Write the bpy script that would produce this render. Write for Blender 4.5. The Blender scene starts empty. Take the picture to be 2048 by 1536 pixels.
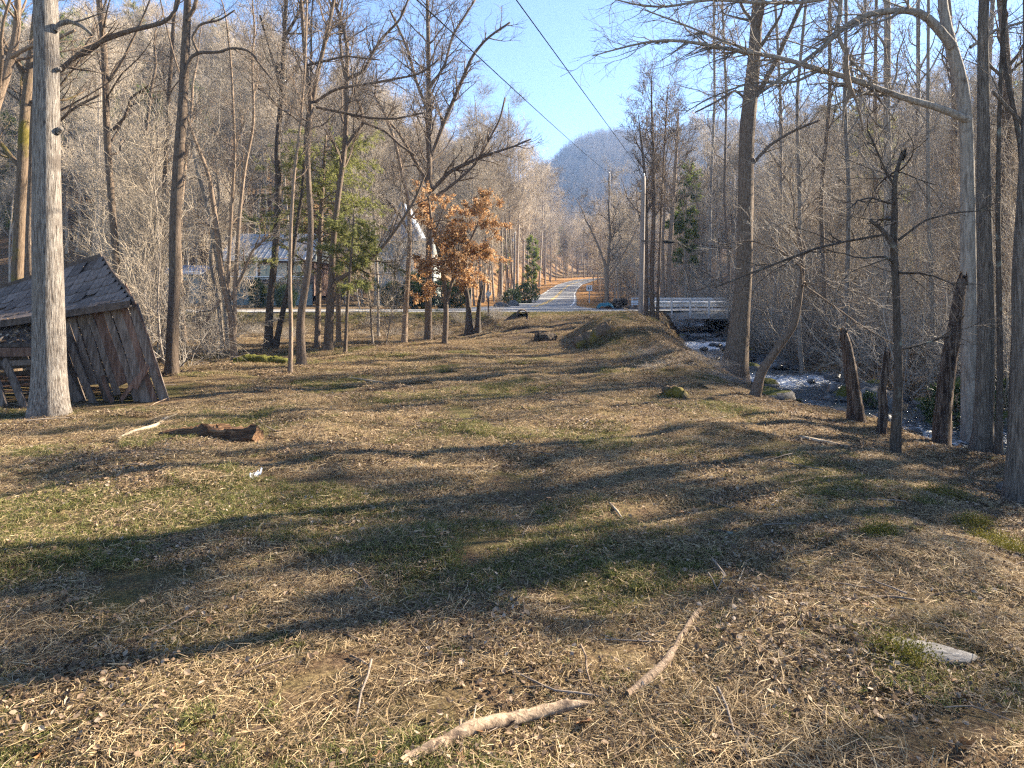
import bpy, math, random
import numpy as np
from mathutils import Vector, Matrix, Quaternion

# ------------------------------------------------------------------ camera, sky, sun, exposure
scene = bpy.context.scene
col = scene.collection
FPX = 1384.0            # focal length in pixels of the 2048 wide photograph
HOR = 585.0             # row of the horizon
EYE = 2.2

cam_data = bpy.data.cameras.new('camera')
cam_data.sensor_width = 36.0
cam_data.lens = 36.0 * FPX / 2048.0
cam_data.shift_y = -(768.0 - HOR) / 2048.0
cam_data.clip_start = 0.05
cam_data.clip_end = 6000.0
cam = bpy.data.objects.new('camera', cam_data)
cam.location = (0, 0, EYE)
cam.rotation_euler = (math.radians(90), 0, 0)
col.objects.link(cam)
scene.camera = cam

SUN_EL, SUN_AZ = 29.0, 64.0
world = bpy.data.worlds.new('World')
scene.world = world
world.use_nodes = True
wn = world.node_tree.nodes
sky = wn.new('ShaderNodeTexSky')
sky.sky_type = 'NISHITA'
sky.sun_disc = False
sky.sun_elevation = math.radians(SUN_EL)
sky.sun_rotation = math.radians(SUN_AZ)
sky.altitude = 2500
sky.air_density = 1.0
sky.dust_density = 0.05
sky.ozone_density = 3.0
bg = wn['Background']
bg.inputs[1].default_value = 0.058
world.node_tree.links.new(sky.outputs[0], bg.inputs[0])

sun_data = bpy.data.lights.new('sun', 'SUN')
sun_data.energy = 5.0
sun_data.angle = math.radians(0.6)
sun_data.color = (1.0, 0.87, 0.68)
sun = bpy.data.objects.new('sun', sun_data)
_sd = Vector((math.sin(math.radians(SUN_AZ)) * math.cos(math.radians(SUN_EL)),
              math.cos(math.radians(SUN_AZ)) * math.cos(math.radians(SUN_EL)),
              math.sin(math.radians(SUN_EL))))
sun.rotation_euler = (-_sd).to_track_quat('-Z', 'Y').to_euler()
sun.location = (30, 14, 30)
col.objects.link(sun)

scene.view_settings.view_transform = 'Standard'
scene.view_settings.look = 'None'
scene.view_settings.exposure = 2.5
scene.view_settings.gamma = 1.0
scene.view_settings.use_curve_mapping = False
scene.cycles.use_denoising = False
scene.cycles.adaptive_threshold = .008
scene.cycles.sample_clamp_indirect = 4.0
scene.cycles.filter_width = 1.3
scene.cycles.max_bounces = 4
scene.cycles.diffuse_bounces = 2
scene.cycles.glossy_bounces = 2
scene.cycles.transparent_max_bounces = 6
scene.cycles.volume_bounces = 0
scene.cycles.caustics_reflective = False
scene.cycles.caustics_refractive = False

# ------------------------------------------------------------------ helpers
def W(px, py, d):
    """A point of the place, d metres ahead of the camera, from its row and column in the photograph."""
    return np.array([(px - 1024.0) / FPX * d, d, EYE - (py - HOR) / FPX * d])

def sstep(a, b, x):
    t = np.clip((x - a) / (b - a), 0, 1)
    return t * t * (3 - 2 * t)

def norm(v):
    return v / np.maximum(np.linalg.norm(v, axis=-1, keepdims=True), 1e-9)

class Geo:
    def __init__(self):
        self.v, self.q, self.t, self.qm, self.tm, self.n = [], [], [], [], [], 0
    def add(self, V, Q=None, T=None, m=0):
        V = np.asarray(V, float).reshape(-1, 3)
        self.v.append(V)
        if Q is not None and len(Q):
            Q = np.asarray(Q, int).reshape(-1, 4) + self.n
            self.q.append(Q); self.qm.append(np.full(len(Q), m))
        if T is not None and len(T):
            T = np.asarray(T, int).reshape(-1, 3) + self.n
            self.t.append(T); self.tm.append(np.full(len(T), m))
        self.n += len(V)
        return self
    def box(self, c, s, rot=None, m=0):
        x, y, z = np.asarray(s) / 2.0
        V = np.array([[-x,-y,-z],[x,-y,-z],[x,y,-z],[-x,y,-z],[-x,-y,z],[x,-y,z],[x,y,z],[-x,y,z]])
        if rot is not None:
            V = V @ np.array(rot).T
        return self.add(V + np.asarray(c), [[0,3,2,1],[4,5,6,7],[0,1,5,4],[1,2,6,5],[2,3,7,6],[3,0,4,7]], m=m)
    def mesh(self, name, mats, off=(0,0,0), smooth=True):
        me = bpy.data.meshes.new(name)
        V = np.concatenate(self.v) - np.asarray(off)
        q = np.concatenate(self.q) if self.q else np.zeros((0, 4), int)
        t = np.concatenate(self.t) if self.t else np.zeros((0, 3), int)
        me.vertices.add(len(V)); me.vertices.foreach_set('co', V.astype(np.float32).ravel())
        nl = len(q) * 4 + len(t) * 3
        me.loops.add(nl)
        me.loops.foreach_set('vertex_index', np.concatenate([q.ravel(), t.ravel()]).astype(np.int32))
        me.polygons.add(len(q) + len(t))
        me.polygons.foreach_set('loop_start', np.concatenate([np.arange(len(q)) * 4, len(q) * 4 + np.arange(len(t)) * 3]).astype(np.int32))
        mi = np.concatenate(self.qm + self.tm).astype(np.int32)
        me.polygons.foreach_set('material_index', mi)
        me.polygons.foreach_set('use_smooth', np.full(len(q) + len(t), smooth))
        for mm in (mats if isinstance(mats, (list, tuple)) else [mats]):
            me.materials.append(mm)
        me.update(calc_edges=True)
        return me

def link(name, me, parent=None, loc=(0,0,0)):
    o = bpy.data.objects.new(name, me)
    col.objects.link(o)
    o.location = loc
    if parent is not None:
        o.parent = parent
    return o

def tag(o, label=None, cat=None, group=None, kind=None):
    if label: o['label'] = label
    if cat: o['category'] = cat
    if group: o['group'] = group
    if kind: o['kind'] = kind
    return o

def thing(name, label, cat, loc=(0,0,0), group=None):
    o = bpy.data.objects.new(name, None)
    o.empty_display_size = 0.2
    col.objects.link(o); o.location = loc
    return tag(o, label, cat, group)

def copy_tree(root, loc, rotz=0.0, scale=1.0, label=None):
    r = root.copy(); col.objects.link(r)
    r.location = loc; r.rotation_euler = (0, 0, rotz)
    r.scale = (scale, scale, scale) if np.isscalar(scale) else scale
    if label: r['label'] = label
    for ch in list(root.children):
        c = ch.copy(); col.objects.link(c); c.parent = r
        for g in list(ch.children):
            k = g.copy(); col.objects.link(k); k.parent = c
    return r

def tube(P, R, K=8, wob=None, cap=True):
    """P (N,S,3), R (N,S): tapered tubes. Returns V, Q, T."""
    P = np.asarray(P, float); R = np.asarray(R, float)
    if P.ndim == 2: P, R = P[None], R[None]
    N, S, _ = P.shape
    t = np.empty_like(P)
    t[:, 1:-1] = P[:, 2:] - P[:, :-2]; t[:, 0] = P[:, 1] - P[:, 0]; t[:, -1] = P[:, -1] - P[:, -2]
    t = norm(t)
    main = norm(P[:, -1] - P[:, 0])
    ref = np.where(np.abs(main[:, 2:3]) > 0.7, np.array([[1.0, 0, 0]]), np.array([[0, 0, 1.0]]))
    ref = np.repeat(ref[:, None], S, 1)
    u = norm(np.cross(t, ref)); v = np.cross(t, u)
    a = np.arange(K) * 2 * np.pi / K
    ca, sa = np.cos(a), np.sin(a)
    rr = R[:, :, None] * np.ones(K)
    if wob is not None: rr = rr * wob
    V = P[:, :, None] + rr[..., None] * (u[:, :, None] * ca[None, None, :, None] + v[:, :, None] * sa[None, None, :, None])
    V = V.reshape(-1, 3)
    n, s, k = np.meshgrid(np.arange(N), np.arange(S - 1), np.arange(K), indexing='ij')
    b = (n * S + s) * K
    k2 = (k + 1) % K
    Q = np.stack([b + k, b + K + k, b + K + k2, b + k2], -1).reshape(-1, 4)
    T = None
    if cap:
        cv = P[:, -1]
        base = len(V)
        V = np.concatenate([V, cv])
        n, k = np.meshgrid(np.arange(N), np.arange(K), indexing='ij')
        l = (n * S + S - 1) * K
        T = np.stack([l + k, base + n, l + (k + 1) % K], -1).reshape(-1, 3)
    return V, Q, T

def resample(P, R, n, sm=2):
    P = np.asarray(P, float); R = np.asarray(R, float)
    L = np.concatenate([[0], np.cumsum(np.linalg.norm(np.diff(P, axis=0), axis=1))])
    s = np.linspace(0, L[-1], n)
    Q = np.stack([np.interp(s, L, P[:, i]) for i in range(3)], 1)
    r = np.interp(s, L, R)
    for _ in range(sm):
        Q[1:-1] = (Q[:-2] + 2 * Q[1:-1] + Q[2:]) / 4
        r[1:-1] = (r[:-2] + 2 * r[1:-1] + r[2:]) / 4
    return Q, r

def grow(rng, P, R, n, t0=.2, t1=1., ang=(30, 60), L=(1, 2), S=5, wig=.18, trop=.1, rf=.55, rmin=.004, rmax=9., lt=.5, flat=None):
    N, S1, _ = P.shape
    ln = np.linalg.norm(np.diff(P, axis=1), axis=2).sum(1)
    i0 = rng.choice(N, n, p=ln / ln.sum())
    t = t0 + (t1 - t0) * rng.random(n)
    f = t * (S1 - 1); i = np.minimum(f.astype(int), S1 - 2); fr = (f - i)[:, None]
    a, b = P[i0, i], P[i0, i + 1]
    pos = a * (1 - fr) + b * fr
    r = R[i0, i] * (1 - fr[:, 0]) + R[i0, i + 1] * fr[:, 0]
    tan = norm(b - a)
    rv = rng.normal(size=(n, 3))
    if flat is not None: rv[:, 2] *= flat
    pp = norm(rv - (rv * tan).sum(1, keepdims=True) * tan)
    an = np.radians(rng.uniform(ang[0], ang[1], n))[:, None]
    d = np.cos(an) * tan + np.sin(an) * pp
    Ln = rng.uniform(L[0], L[1], n) * (1 - lt * t)
    r0 = np.clip(r * rf * rng.uniform(.7, 1.05, n), rmin, rmax)
    out = np.empty((n, S + 1, 3)); out[:, 0] = pos
    for s in range(S):
        d = norm(d + wig * rng.normal(size=(n, 3)) + np.array([0, 0, trop]))
        out[:, s + 1] = out[:, s] + d * (Ln / S)[:, None]
    k = np.linspace(0, 1, S + 1)
    rad = np.maximum(r0[:, None] * (1 - .75 * k[None]), rmin * .7)
    return out, rad

# ------------------------------------------------------------------ materials
def _nt(name):
    m = bpy.data.materials.new(name); m.use_nodes = True
    nt = m.node_tree
    b = nt.nodes['Principled BSDF']
    b.inputs['Specular IOR Level'].default_value = 0.25
    return m, nt, b

def _ramp(nt, cols):
    r = nt.nodes.new('ShaderNodeValToRGB')
    e = r.color_ramp.elements
    e[0].position, e[0].color = cols[0][0], (*cols[0][1], 1)
    e[1].position, e[1].color = cols[-1][0], (*cols[-1][1], 1)
    for p, c in cols[1:-1]:
        k = e.new(p); k.color = (*c, 1)
    return r

def mat(name, cols, scale=(4, 4, 4), detail=5, rough=.85, bump=0., bdist=.02, rnd=0., spec=.25, coord='Object', metal=0., distort=0.):
    m, nt, b = _nt(name)
    L = nt.links.new
    tc = nt.nodes.new('ShaderNodeTexCoord'); mp = nt.nodes.new('ShaderNodeMapping')
    mp.inputs['Scale'].default_value = scale
    no = nt.nodes.new('ShaderNodeTexNoise'); no.inputs['Scale'].default_value = 1; no.inputs['Detail'].default_value = detail
    no.inputs['Distortion'].default_value = distort
    no.inputs['Roughness'].default_value = .62
    L(tc.outputs[coord], mp.inputs[0]); L(mp.outputs[0], no.inputs[0])
    rp = _ramp(nt, cols); L(no.outputs[0], rp.inputs[0])
    out = rp.outputs[0]
    if rnd:
        oi = nt.nodes.new('ShaderNodeObjectInfo')
        hs = nt.nodes.new('ShaderNodeHueSaturation')
        mr = nt.nodes.new('ShaderNodeMapRange'); mr.inputs[3].default_value = 1 - rnd; mr.inputs[4].default_value = 1 + rnd
        L(oi.outputs['Random'], mr.inputs[0]); L(mr.outputs[0], hs.inputs['Value']); L(out, hs.inputs['Color']); out = hs.outputs[0]
    L(out, b.inputs['Base Color'])
    b.inputs['Roughness'].default_value = rough; b.inputs['Specular IOR Level'].default_value = spec; b.inputs['Metallic'].default_value = metal
    if bump:
        bp = nt.nodes.new('ShaderNodeBump'); bp.inputs['Strength'].default_value = bump; bp.inputs['Distance'].default_value = bdist
        L(no.outputs[0], bp.inputs['Height']); L(bp.outputs[0], b.inputs['Normal'])
    return m

def leafmat(name, cols, trans=.3, rough=.7):
    """Colour picked per leaf / blade (mesh island); a share of the light passes through."""
    m, nt, b = _nt(name)
    L = nt.links.new
    g = nt.nodes.new('ShaderNodeNewGeometry')
    oi = nt.nodes.new('ShaderNodeObjectInfo')
    ad = nt.nodes.new('ShaderNodeMath'); ad.operation = 'ADD'
    fr = nt.nodes.new('ShaderNodeMath'); fr.operation = 'FRACT'
    L(g.outputs['Random Per Island'], ad.inputs[0]); L(oi.outputs['Random'], ad.inputs[1]); L(ad.outputs[0], fr.inputs[0])
    rp = _ramp(nt, cols); L(fr.outputs[0], rp.inputs[0])
    L(rp.outputs[0], b.inputs['Base Color']); b.inputs['Roughness'].default_value = rough
    tr = nt.nodes.new('ShaderNodeBsdfTranslucent'); L(rp.outputs[0], tr.inputs[0])
    mx = nt.nodes.new('ShaderNodeMixShader'); mx.inputs[0].default_value = trans
    L(b.outputs[0], mx.inputs[1]); L(tr.outputs[0], mx.inputs[2])
    L(mx.outputs[0], nt.nodes['Material Output'].inputs[0])
    return m

def barkmat(name, cols, sc=(26, 26, 3.2), bump=.9, bdist=.03, patch=None, rnd=.12, patch_scale=1.4, patch_lo=.5):
    """Furrowed bark: noise stretched along the stem; optional patches of moss or lichen."""
    m, nt, b = _nt(name)
    L = nt.links.new
    tc = nt.nodes.new('ShaderNodeTexCoord'); mp = nt.nodes.new('ShaderNodeMapping'); mp.inputs['Scale'].default_value = sc
    no = nt.nodes.new('ShaderNodeTexNoise'); no.inputs['Scale'].default_value = 1; no.inputs['Detail'].default_value = 6; no.inputs['Roughness'].default_value = .65
    no.inputs['Distortion'].default_value = .6
    L(tc.outputs['Object'], mp.inputs[0]); L(mp.outputs[0], no.inputs[0])
    rp = _ramp(nt, cols); L(no.outputs[0], rp.inputs[0]); out = rp.outputs[0]
    if patch:
        n2 = nt.nodes.new('ShaderNodeTexNoise'); n2.inputs['Scale'].default_value = patch_scale; n2.inputs['Detail'].default_value = 6
        L(tc.outputs['Object'], n2.inputs[0])
        r2 = _ramp(nt, [(patch_lo, (0, 0, 0)), (patch_lo + .12, (1, 1, 1))]); L(n2.outputs[0], r2.inputs[0])
        mx = nt.nodes.new('ShaderNodeMixRGB'); mx.inputs[2].default_value = (*patch, 1)
        L(r2.outputs[0], mx.inputs[0]); L(out, mx.inputs[1]); out = mx.outputs[0]
    oi = nt.nodes.new('ShaderNodeObjectInfo'); hs = nt.nodes.new('ShaderNodeHueSaturation')
    mr = nt.nodes.new('ShaderNodeMapRange'); mr.inputs[3].default_value = 1 - rnd; mr.inputs[4].default_value = 1 + rnd
    L(oi.outputs['Random'], mr.inputs[0]); L(mr.outputs[0], hs.inputs['Value']); L(out, hs.inputs['Color'])
    L(hs.outputs[0], b.inputs['Base Color'])
    b.inputs['Roughness'].default_value = .9
    bp = nt.nodes.new('ShaderNodeBump'); bp.inputs['Strength'].default_value = bump; bp.inputs['Distance'].default_value = bdist
    L(no.outputs[0], bp.inputs['Height']); L(bp.outputs[0], b.inputs['Normal'])
    return m

BARK_GREY = barkmat('bark_grey', [(.36, (.07, .055, .045)), (.48, (.23, .195, .165)), (.6, (.36, .325, .285)), (.72, (.44, .395, .345))], sc=(52, 52, 4.2), bump=1.0, bdist=.06, patch=(.15, .125, .105), patch_scale=1.9, patch_lo=.56)
BARK_BROWN = barkmat('bark_brown', [(.3, (.045, .033, .024)), (.52, (.15, .11, .08)), (.75, (.27, .21, .155))], sc=(40, 40, 6))
BARK_MOSSY = barkmat('bark_mossy', [(.3, (.05, .035, .024)), (.52, (.15, .105, .07)), (.75, (.25, .19, .13))], sc=(36, 36, 6), patch=(.15, .12, .025), patch_lo=.52)
BARK_DARK = barkmat('bark_dark', [(.3, (.025, .02, .016)), (.55, (.085, .065, .05)), (.8, (.16, .13, .10))], sc=(40, 40, 7), patch=(.20, .21, .17), patch_scale=5, patch_lo=.6)
BARK_TAN = barkmat('bark_tan', [(.3, (.12, .08, .055)), (.52, (.26, .19, .135)), (.75, (.40, .31, .23))], sc=(44, 44, 7))
BARK_PALE = barkmat('bark_pale', [(.3, (.12, .098, .08)), (.5, (.26, .225, .188)), (.72, (.40, .36, .31))], sc=(22, 22, 3), patch=(.10, .075, .055), patch_scale=2.4, patch_lo=.58)
BARK_ROT = barkmat('bark_rotten', [(.36, (.016, .010, .008)), (.48, (.07, .046, .034)), (.58, (.15, .108, .08)), (.72, (.27, .215, .165))], sc=(24, 24, 2.2), bump=1.0, bdist=.06)
BARK_DRAB = barkmat('bark_drab', [(.34, (.05, .04, .032)), (.5, (.15, .122, .098)), (.68, (.26, .22, .18))], sc=(46, 46, 4), bump=1.0, bdist=.045)
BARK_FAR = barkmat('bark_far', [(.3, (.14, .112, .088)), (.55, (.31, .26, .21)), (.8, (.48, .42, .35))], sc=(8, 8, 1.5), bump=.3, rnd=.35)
TWIG = mat('twig', [(.3, (.12, .095, .075)), (.7, (.25, .205, .165))], scale=(2, 2, 2), rnd=.2)
TWIG_PALE = mat('twig_pale', [(.3, (.21, .18, .15)), (.7, (.40, .355, .30))], scale=(2, 2, 2), rnd=.2)
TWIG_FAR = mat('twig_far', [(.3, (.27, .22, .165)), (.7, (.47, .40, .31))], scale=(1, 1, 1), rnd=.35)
# ------------------------------------------------------------------ the lie of the land
_r0 = np.random.default_rng(5)
_oct = [(_r0.uniform(0, 6.28, 2), _r0.uniform(-1, 1, 2)) for _ in range(40)]
def bumps(x, y, wl, seed=0, n=6):
    """Cheap smooth noise of about wave length wl, -1..1"""
    r = np.random.default_rng(seed); z = 0
    for i in range(n):
        a = r.uniform(0, 6.283); k = 6.283 / (wl * r.uniform(.6, 1.6)); p = r.uniform(0, 6.283)
        z = z + np.sin((x * math.cos(a) + y * math.sin(a)) * k + p + 1.3 * np.sin((x * math.sin(a) - y * math.cos(a)) * k * .6 + p))
    return z / n * 1.4

SY = np.array([-14, 0, 5, 10, 15, 18.9, 24.3, 33, 38, 44, 50, 60, 80, 110, 400])
SX = np.array([17, 13.8, 12.4, 11.0, 9.8, 9.15, 9.4, 9.7, 10.6, 11.9, 12.9, 14, 17, 22, 60])
def stream_x(y): return np.interp(y, SY, SX)
def stream_z(y): return -0.80 + 0.016 * (np.clip(y, -14, 50) - 12) + 0.016 * np.clip(np.asarray(y) - 50, 0, 400)
def stream_w(y): return 1.32 + .18 * np.sin(np.asarray(y) * .7) + .12 * np.sin(np.asarray(y) * 1.9 + 1)

CROSS = np.array([(-140, 37.5), (-60, 40.2), (-20, 41.6), (0, 42.3), (6, 43.9), (12, 45.3), (20, 45.8), (34, 45.5), (60, 43), (120, 36)], float)
VALLEY = np.array([(0.6, 45.0), (1.6, 52), (2.8, 62), (4.1, 75), (6.2, 98), (8.1, 120), (10.6, 142), (13.3, 160), (20, 185), (31, 199), (50, 208)], float)
VZ_Y = np.array([0, 45, 62, 75, 98, 120, 142, 160, 185, 199, 260, 420]); VZ = np.array([1.1, 1.1, 1.15, 1.3, 1.55, 1.95, 2.9, 4.0, 5.7, 6.6, 11, 24])
def floor_z(y): return np.interp(y, VZ_Y, VZ)

def polydist(x, y, P):
    """distance to a polyline and signed side (+ = left of its direction)"""
    best = np.full(np.shape(x), 1e9); side = np.zeros(np.shape(x)); py_ = np.zeros(np.shape(x))
    for a, b in zip(P[:-1], P[1:]):
        d = b - a; L2 = (d * d).sum()
        t = np.clip(((x - a[0]) * d[0] + (y - a[1]) * d[1]) / L2, 0, 1)
        qx, qy = a[0] + t * d[0], a[1] + t * d[1]
        ds = np.hypot(x - qx, y - qy)
        s = np.sign(d[0] * (y - a[1]) - d[1] * (x - a[0]))
        k = ds < best
        best = np.where(k, ds, best); side = np.where(k, s, side); py_ = np.where(k, qy, py_)
    return best, side, py_

LEFT_HILL = np.array([(-200, 60), (-45, 57), (-16, 62), (-5, 76), (0.5, 100), (4, 130), (8, 160), (14, 195), (25, 240), (40, 420)], float)
RIGHT_HILL = np.array([(52, 420), (44, 230), (36, 190), (30, 160), (25, 120), (22, 90), (24, 66), (32, 54), (50, 49), (110, 30), (160, 0)], float)

def H(x, y):
    x = np.asarray(x, float); y = np.asarray(y, float)
    # meadow
    z = .06 * bumps(x, y, 6, 1) + .055 * bumps(x, y, 1.9, 2) + .02 * bumps(x, y, 1.1, 3)
    z = z + .17 * np.exp(-((x + 3.2) / 2.2) ** 2 - ((y - 23) / 1.3) ** 2)
    z = z + .12 * np.exp(-((x + 4.6) / 2.0) ** 2 - ((y - 8.5) / 1.4) ** 2)
    z = z - .50 * sstep(3.2, 7.6, x + .9 * bumps(x, y, 7, 14)) * sstep(27, 20, y)
    z = z - .42 * sstep(6.2, 8.3, x) * sstep(18, 24, y) * sstep(42, 36, y)
    # embankment up to the road, a gentler ramp where the track climbs
    wx = sstep(-2.2, .3, x)
    up = sstep(34.6, 39.0, y) * (1 - wx) + sstep(28.5, 40.0, y) * wx
    z = z * (1 - .6 * sstep(38, 44, y)) + up * (floor_z(y) - .02)
    # the berm beside the creek, with a lower brushy one before it
    z = z + 1.22 * np.exp(-(np.abs((x - 4.55) / 1.65) ** 3.4) - (np.abs((y - 28.4) / 3.6) ** 3.0)) * (1 - .5 * sstep(33, 38, y))
    z = z + .62 * np.exp(-((x - 5.0) / 1.2) ** 2 - ((y - 20.4) / 1.9) ** 2)
    z = z + .10 * bumps(x, y, 2.2, 8) * np.exp(-((x - 5) / 2.5) ** 2 - ((y - 26) / 7) ** 2)
    # far bank of the creek
    xs = stream_x(y)
    z = z + sstep(2.0, 7.5, x - xs) * (1.15 + .02 * np.clip(x - xs, 0, 40)) * (1 - up) + .12 * bumps(x, y, 3.5, 9) * sstep(1.5, 4, x - xs)
    # hills
    d, s, _ = polydist(x, y, LEFT_HILL)
    sl = np.where(s > 0, d, 0)
    lh = 80 * (1 - np.exp(-sl * .60 / 80)) * sstep(0, 8, sl)
    d, s, _ = polydist(x, y, RIGHT_HILL)
    sr = np.where(s > 0, d, 0)
    rh = 36 * (1 - np.exp(-sr * .36 / 36)) * sstep(0, 9, sr)
    z = z + lh + rh + (.6 * bumps(x, y, 14, 4) + .25 * bumps(x, y, 4, 5)) * np.clip((lh + rh) / 6, 0, 1)
    # roads cut level
    d, s, qy = polydist(x, y, CROSS)
    k = 1 - sstep(3.3, 5.4, d); z = z * (1 - k) + k * (1.1 - .06)
    d, s, qy = polydist(x, y, VALLEY)
    k = 1 - sstep(3.0, 5.5, d); z = z * (1 - k) + k * (floor_z(qy) - .05)
    # the creek bed
    w = stream_w(y); ds = np.abs(x - xs)
    soft = .9 + .35 * np.sin(y * .9) ** 2
    t = sstep(w - .1, w + soft + .3, ds)
    zw = stream_z(y)
    bank = z
    bed = zw - .22 + .10 * bumps(x, y, .9, 12)
    z = bed * (1 - t) + bank * t
    return z

def ground_z(x, y): return float(H(np.array([x]), np.array([y]))[0])

# ---- ground sheet
NX, NY = 380, 380
u = np.linspace(-1, 1, NX); gx = 330 * np.sinh(u * 3.9) / np.sinh(3.9) + 3.0
tt = np.linspace(0, 1, NY); gy = -14 + 464 * (np.exp(3.6 * tt) - 1) / (np.exp(3.6) - 1)
GX, GY = np.meshgrid(gx, gy)
GZ = H(GX, GY)
V = np.stack([GX, GY, GZ], -1).reshape(-1, 3)
i, j = np.meshgrid(np.arange(NY - 1), np.arange(NX - 1), indexing='ij')
b = i * NX + j
Q = np.stack([b, b + 1, b + NX + 1, b + NX], -1).reshape(-1, 4)

def Hm(x, y):
    """height of the ground sheet itself (bilinear between its vertices)"""
    x, y = np.asarray(x, float), np.asarray(y, float)
    a = np.clip(np.searchsorted(gx, x) - 1, 0, NX - 2); c = np.clip(np.searchsorted(gy, y) - 1, 0, NY - 2)
    fx = (x - gx[a]) / (gx[a + 1] - gx[a]); fy = (y - gy[c]) / (gy[c + 1] - gy[c])
    return (GZ[c, a] * (1 - fx) + GZ[c, a + 1] * fx) * (1 - fy) + (GZ[c + 1, a] * (1 - fx) + GZ[c + 1, a + 1] * fx) * fy

def ground_material():
    m, nt, bs = _nt('leafy_ground'); L = nt.links.new
    tc = nt.nodes.new('ShaderNodeTexCoord')
    def noise(sc, det=6, rough=.65):
        n = nt.nodes.new('ShaderNodeTexNoise'); n.inputs['Scale'].default_value = sc; n.inputs['Detail'].default_value = det; n.inputs['Roughness'].default_value = rough
        L(tc.outputs['Object'], n.inputs[0]); return n
    def mix(f, a, b_, fac=None):
        x = nt.nodes.new('ShaderNodeMixRGB')
        if f is not None: L(f, x.inputs[0])
        else: x.inputs[0].default_value = fac
        for k, s_ in ((1, a), (2, b_)):
            if isinstance(s_, tuple): x.inputs[k].default_value = (*s_, 1)
            else: L(s_, x.inputs[k])
        return x.outputs[0]
    fine = noise(38, 8, .75); mid = noise(4.2, 6); big = noise(.55, 5)
    straw = _ramp(nt, [(.34, (.035, .023, .013)), (.5, (.13, .09, .048)), (.63, (.27, .195, .10)), (.78, (.42, .32, .17))]); L(fine.outputs[0], straw.inputs[0])
    leaf = _ramp(nt, [(.34, (.035, .022, .014)), (.5, (.115, .073, .044)), (.63, (.22, .15, .094)), (.78, (.33, .245, .165))]); L(fine.outputs[0], leaf.inputs[0])
    green = _ramp(nt, [(.35, (.03, .03, .012)), (.52, (.09, .085, .03)), (.63, (.17, .155, .06)), (.78, (.30, .26, .12))]); L(fine.outputs[0], green.inputs[0])
    soil = _ramp(nt, [(.3, (.025, .018, .013)), (.6, (.075, .055, .04)), (.8, (.12, .09, .065))]); L(fine.outputs[0], soil.inputs[0])
    def at(n):
        a = nt.nodes.new('ShaderNodeAttribute'); a.attribute_name = n; return a.outputs['Fac']
    m1 = _ramp(nt, [(.46, (0, 0, 0)), (.60, (1, 1, 1))]); L(mid.outputs[0], m1.inputs[0])
    c = mix(m1.outputs[0], straw.outputs[0], leaf.outputs[0])
    gm = _ramp(nt, [(.44, (0, 0, 0)), (.62, (1, 1, 1))]); L(big.outputs[0], gm.inputs[0])
    mg = nt.nodes.new('ShaderNodeMath'); mg.operation = 'MULTIPLY'; L(gm.outputs[0], mg.inputs[0]); L(at('grass'), mg.inputs[1])
    c = mix(mg.outputs[0], c, green.outputs[0])
    c = mix(at('leafy'), c, leaf.outputs[0])
    orange = _ramp(nt, [(.3, (.12, .055, .02)), (.5, (.30, .15, .05)), (.7, (.45, .25, .09))]); L(fine.outputs[0], orange.inputs[0])
    c = mix(at('orange'), c, orange.outputs[0])
    c = mix(at('lawn'), c, green.outputs[0])
    c = mix(at('soil'), c, soil.outputs[0])
    L(c, bs.inputs['Base Color']); bs.inputs['Roughness'].default_value = .95; bs.inputs['Specular IOR Level'].default_value = .1
    bp = nt.nodes.new('ShaderNodeBump'); bp.inputs['Strength'].default_value = .8; bp.inputs['Distance'].default_value = .05
    L(fine.outputs[0], bp.inputs['Height']); L(bp.outputs[0], bs.inputs['Normal'])
    return m
GROUND = ground_material()
me = Geo().add(V, Q).mesh('ground', GROUND)
def zones(x, y):
    xs = stream_x(y); ds = np.abs(x - xs); w = stream_w(y)
    dl, sl, _ = polydist(x, y, LEFT_HILL); hill = (sl > 0) * sstep(0, 5, dl)
    dr, sr, _ = polydist(x, y, RIGHT_HILL); hill2 = (sr > 0) * sstep(0, 5, dr)
    dv, sv, _ = polydist(x, y, VALLEY); dc, sc_, _ = polydist(x, y, CROSS)
    grass = sstep(4.5, 1.5, x - 1.2 - .12 * y) * sstep(30, 24, y) * .9
    leafy = np.clip(.85 * sstep(3.0, 6.5, x) * (y < 30) + hill * .75 + hill2 * .9 + sstep(1.5, 3, x - xs), 0, 1)
    orange = np.clip(sstep(14, 5, dv) * sstep(2.4, 3.2, dv) * (y > 47) * .75 + hill * .25 * sstep(0, .6, bumps(x, y, 16, 31)), 0, 1)
    lawn = np.clip(.55 * np.exp(-((x - 4.6) / 1.3) ** 4 - ((y - 28.6) / 3) ** 4) + sstep(7.5, 3.4, dc) * (dc > 2.6) * (y < 44) * np.where(x < 0, .75, .9) * (x < 8.2) + .8 * np.exp(-((x + 2.5) / 3.0) ** 2 - ((y - 52) / 3) ** 2), 0, 1)
    soil = np.clip(sstep(w + 1.0, w + .1, ds) + .85 * np.exp(-((x - .7) / 1.4) ** 2) * sstep(27, 31, y) * sstep(40, 37, y) + .5 * np.exp(-((y - 37) / 2.0) ** 2) * (x < 0), 0, 1)
    return dict(grass=grass, leafy=leafy, orange=orange, lawn=lawn, soil=soil)
for k, v in zones(GX.ravel(), GY.ravel()).items():
    a = me.attributes.new(k, 'FLOAT', 'POINT'); a.data.foreach_set('value', np.asarray(v, np.float32))
ground = tag(link('ground', me), 'leaf and straw covered meadow floor rising into wooded hills', 'ground', kind='structure')

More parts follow.
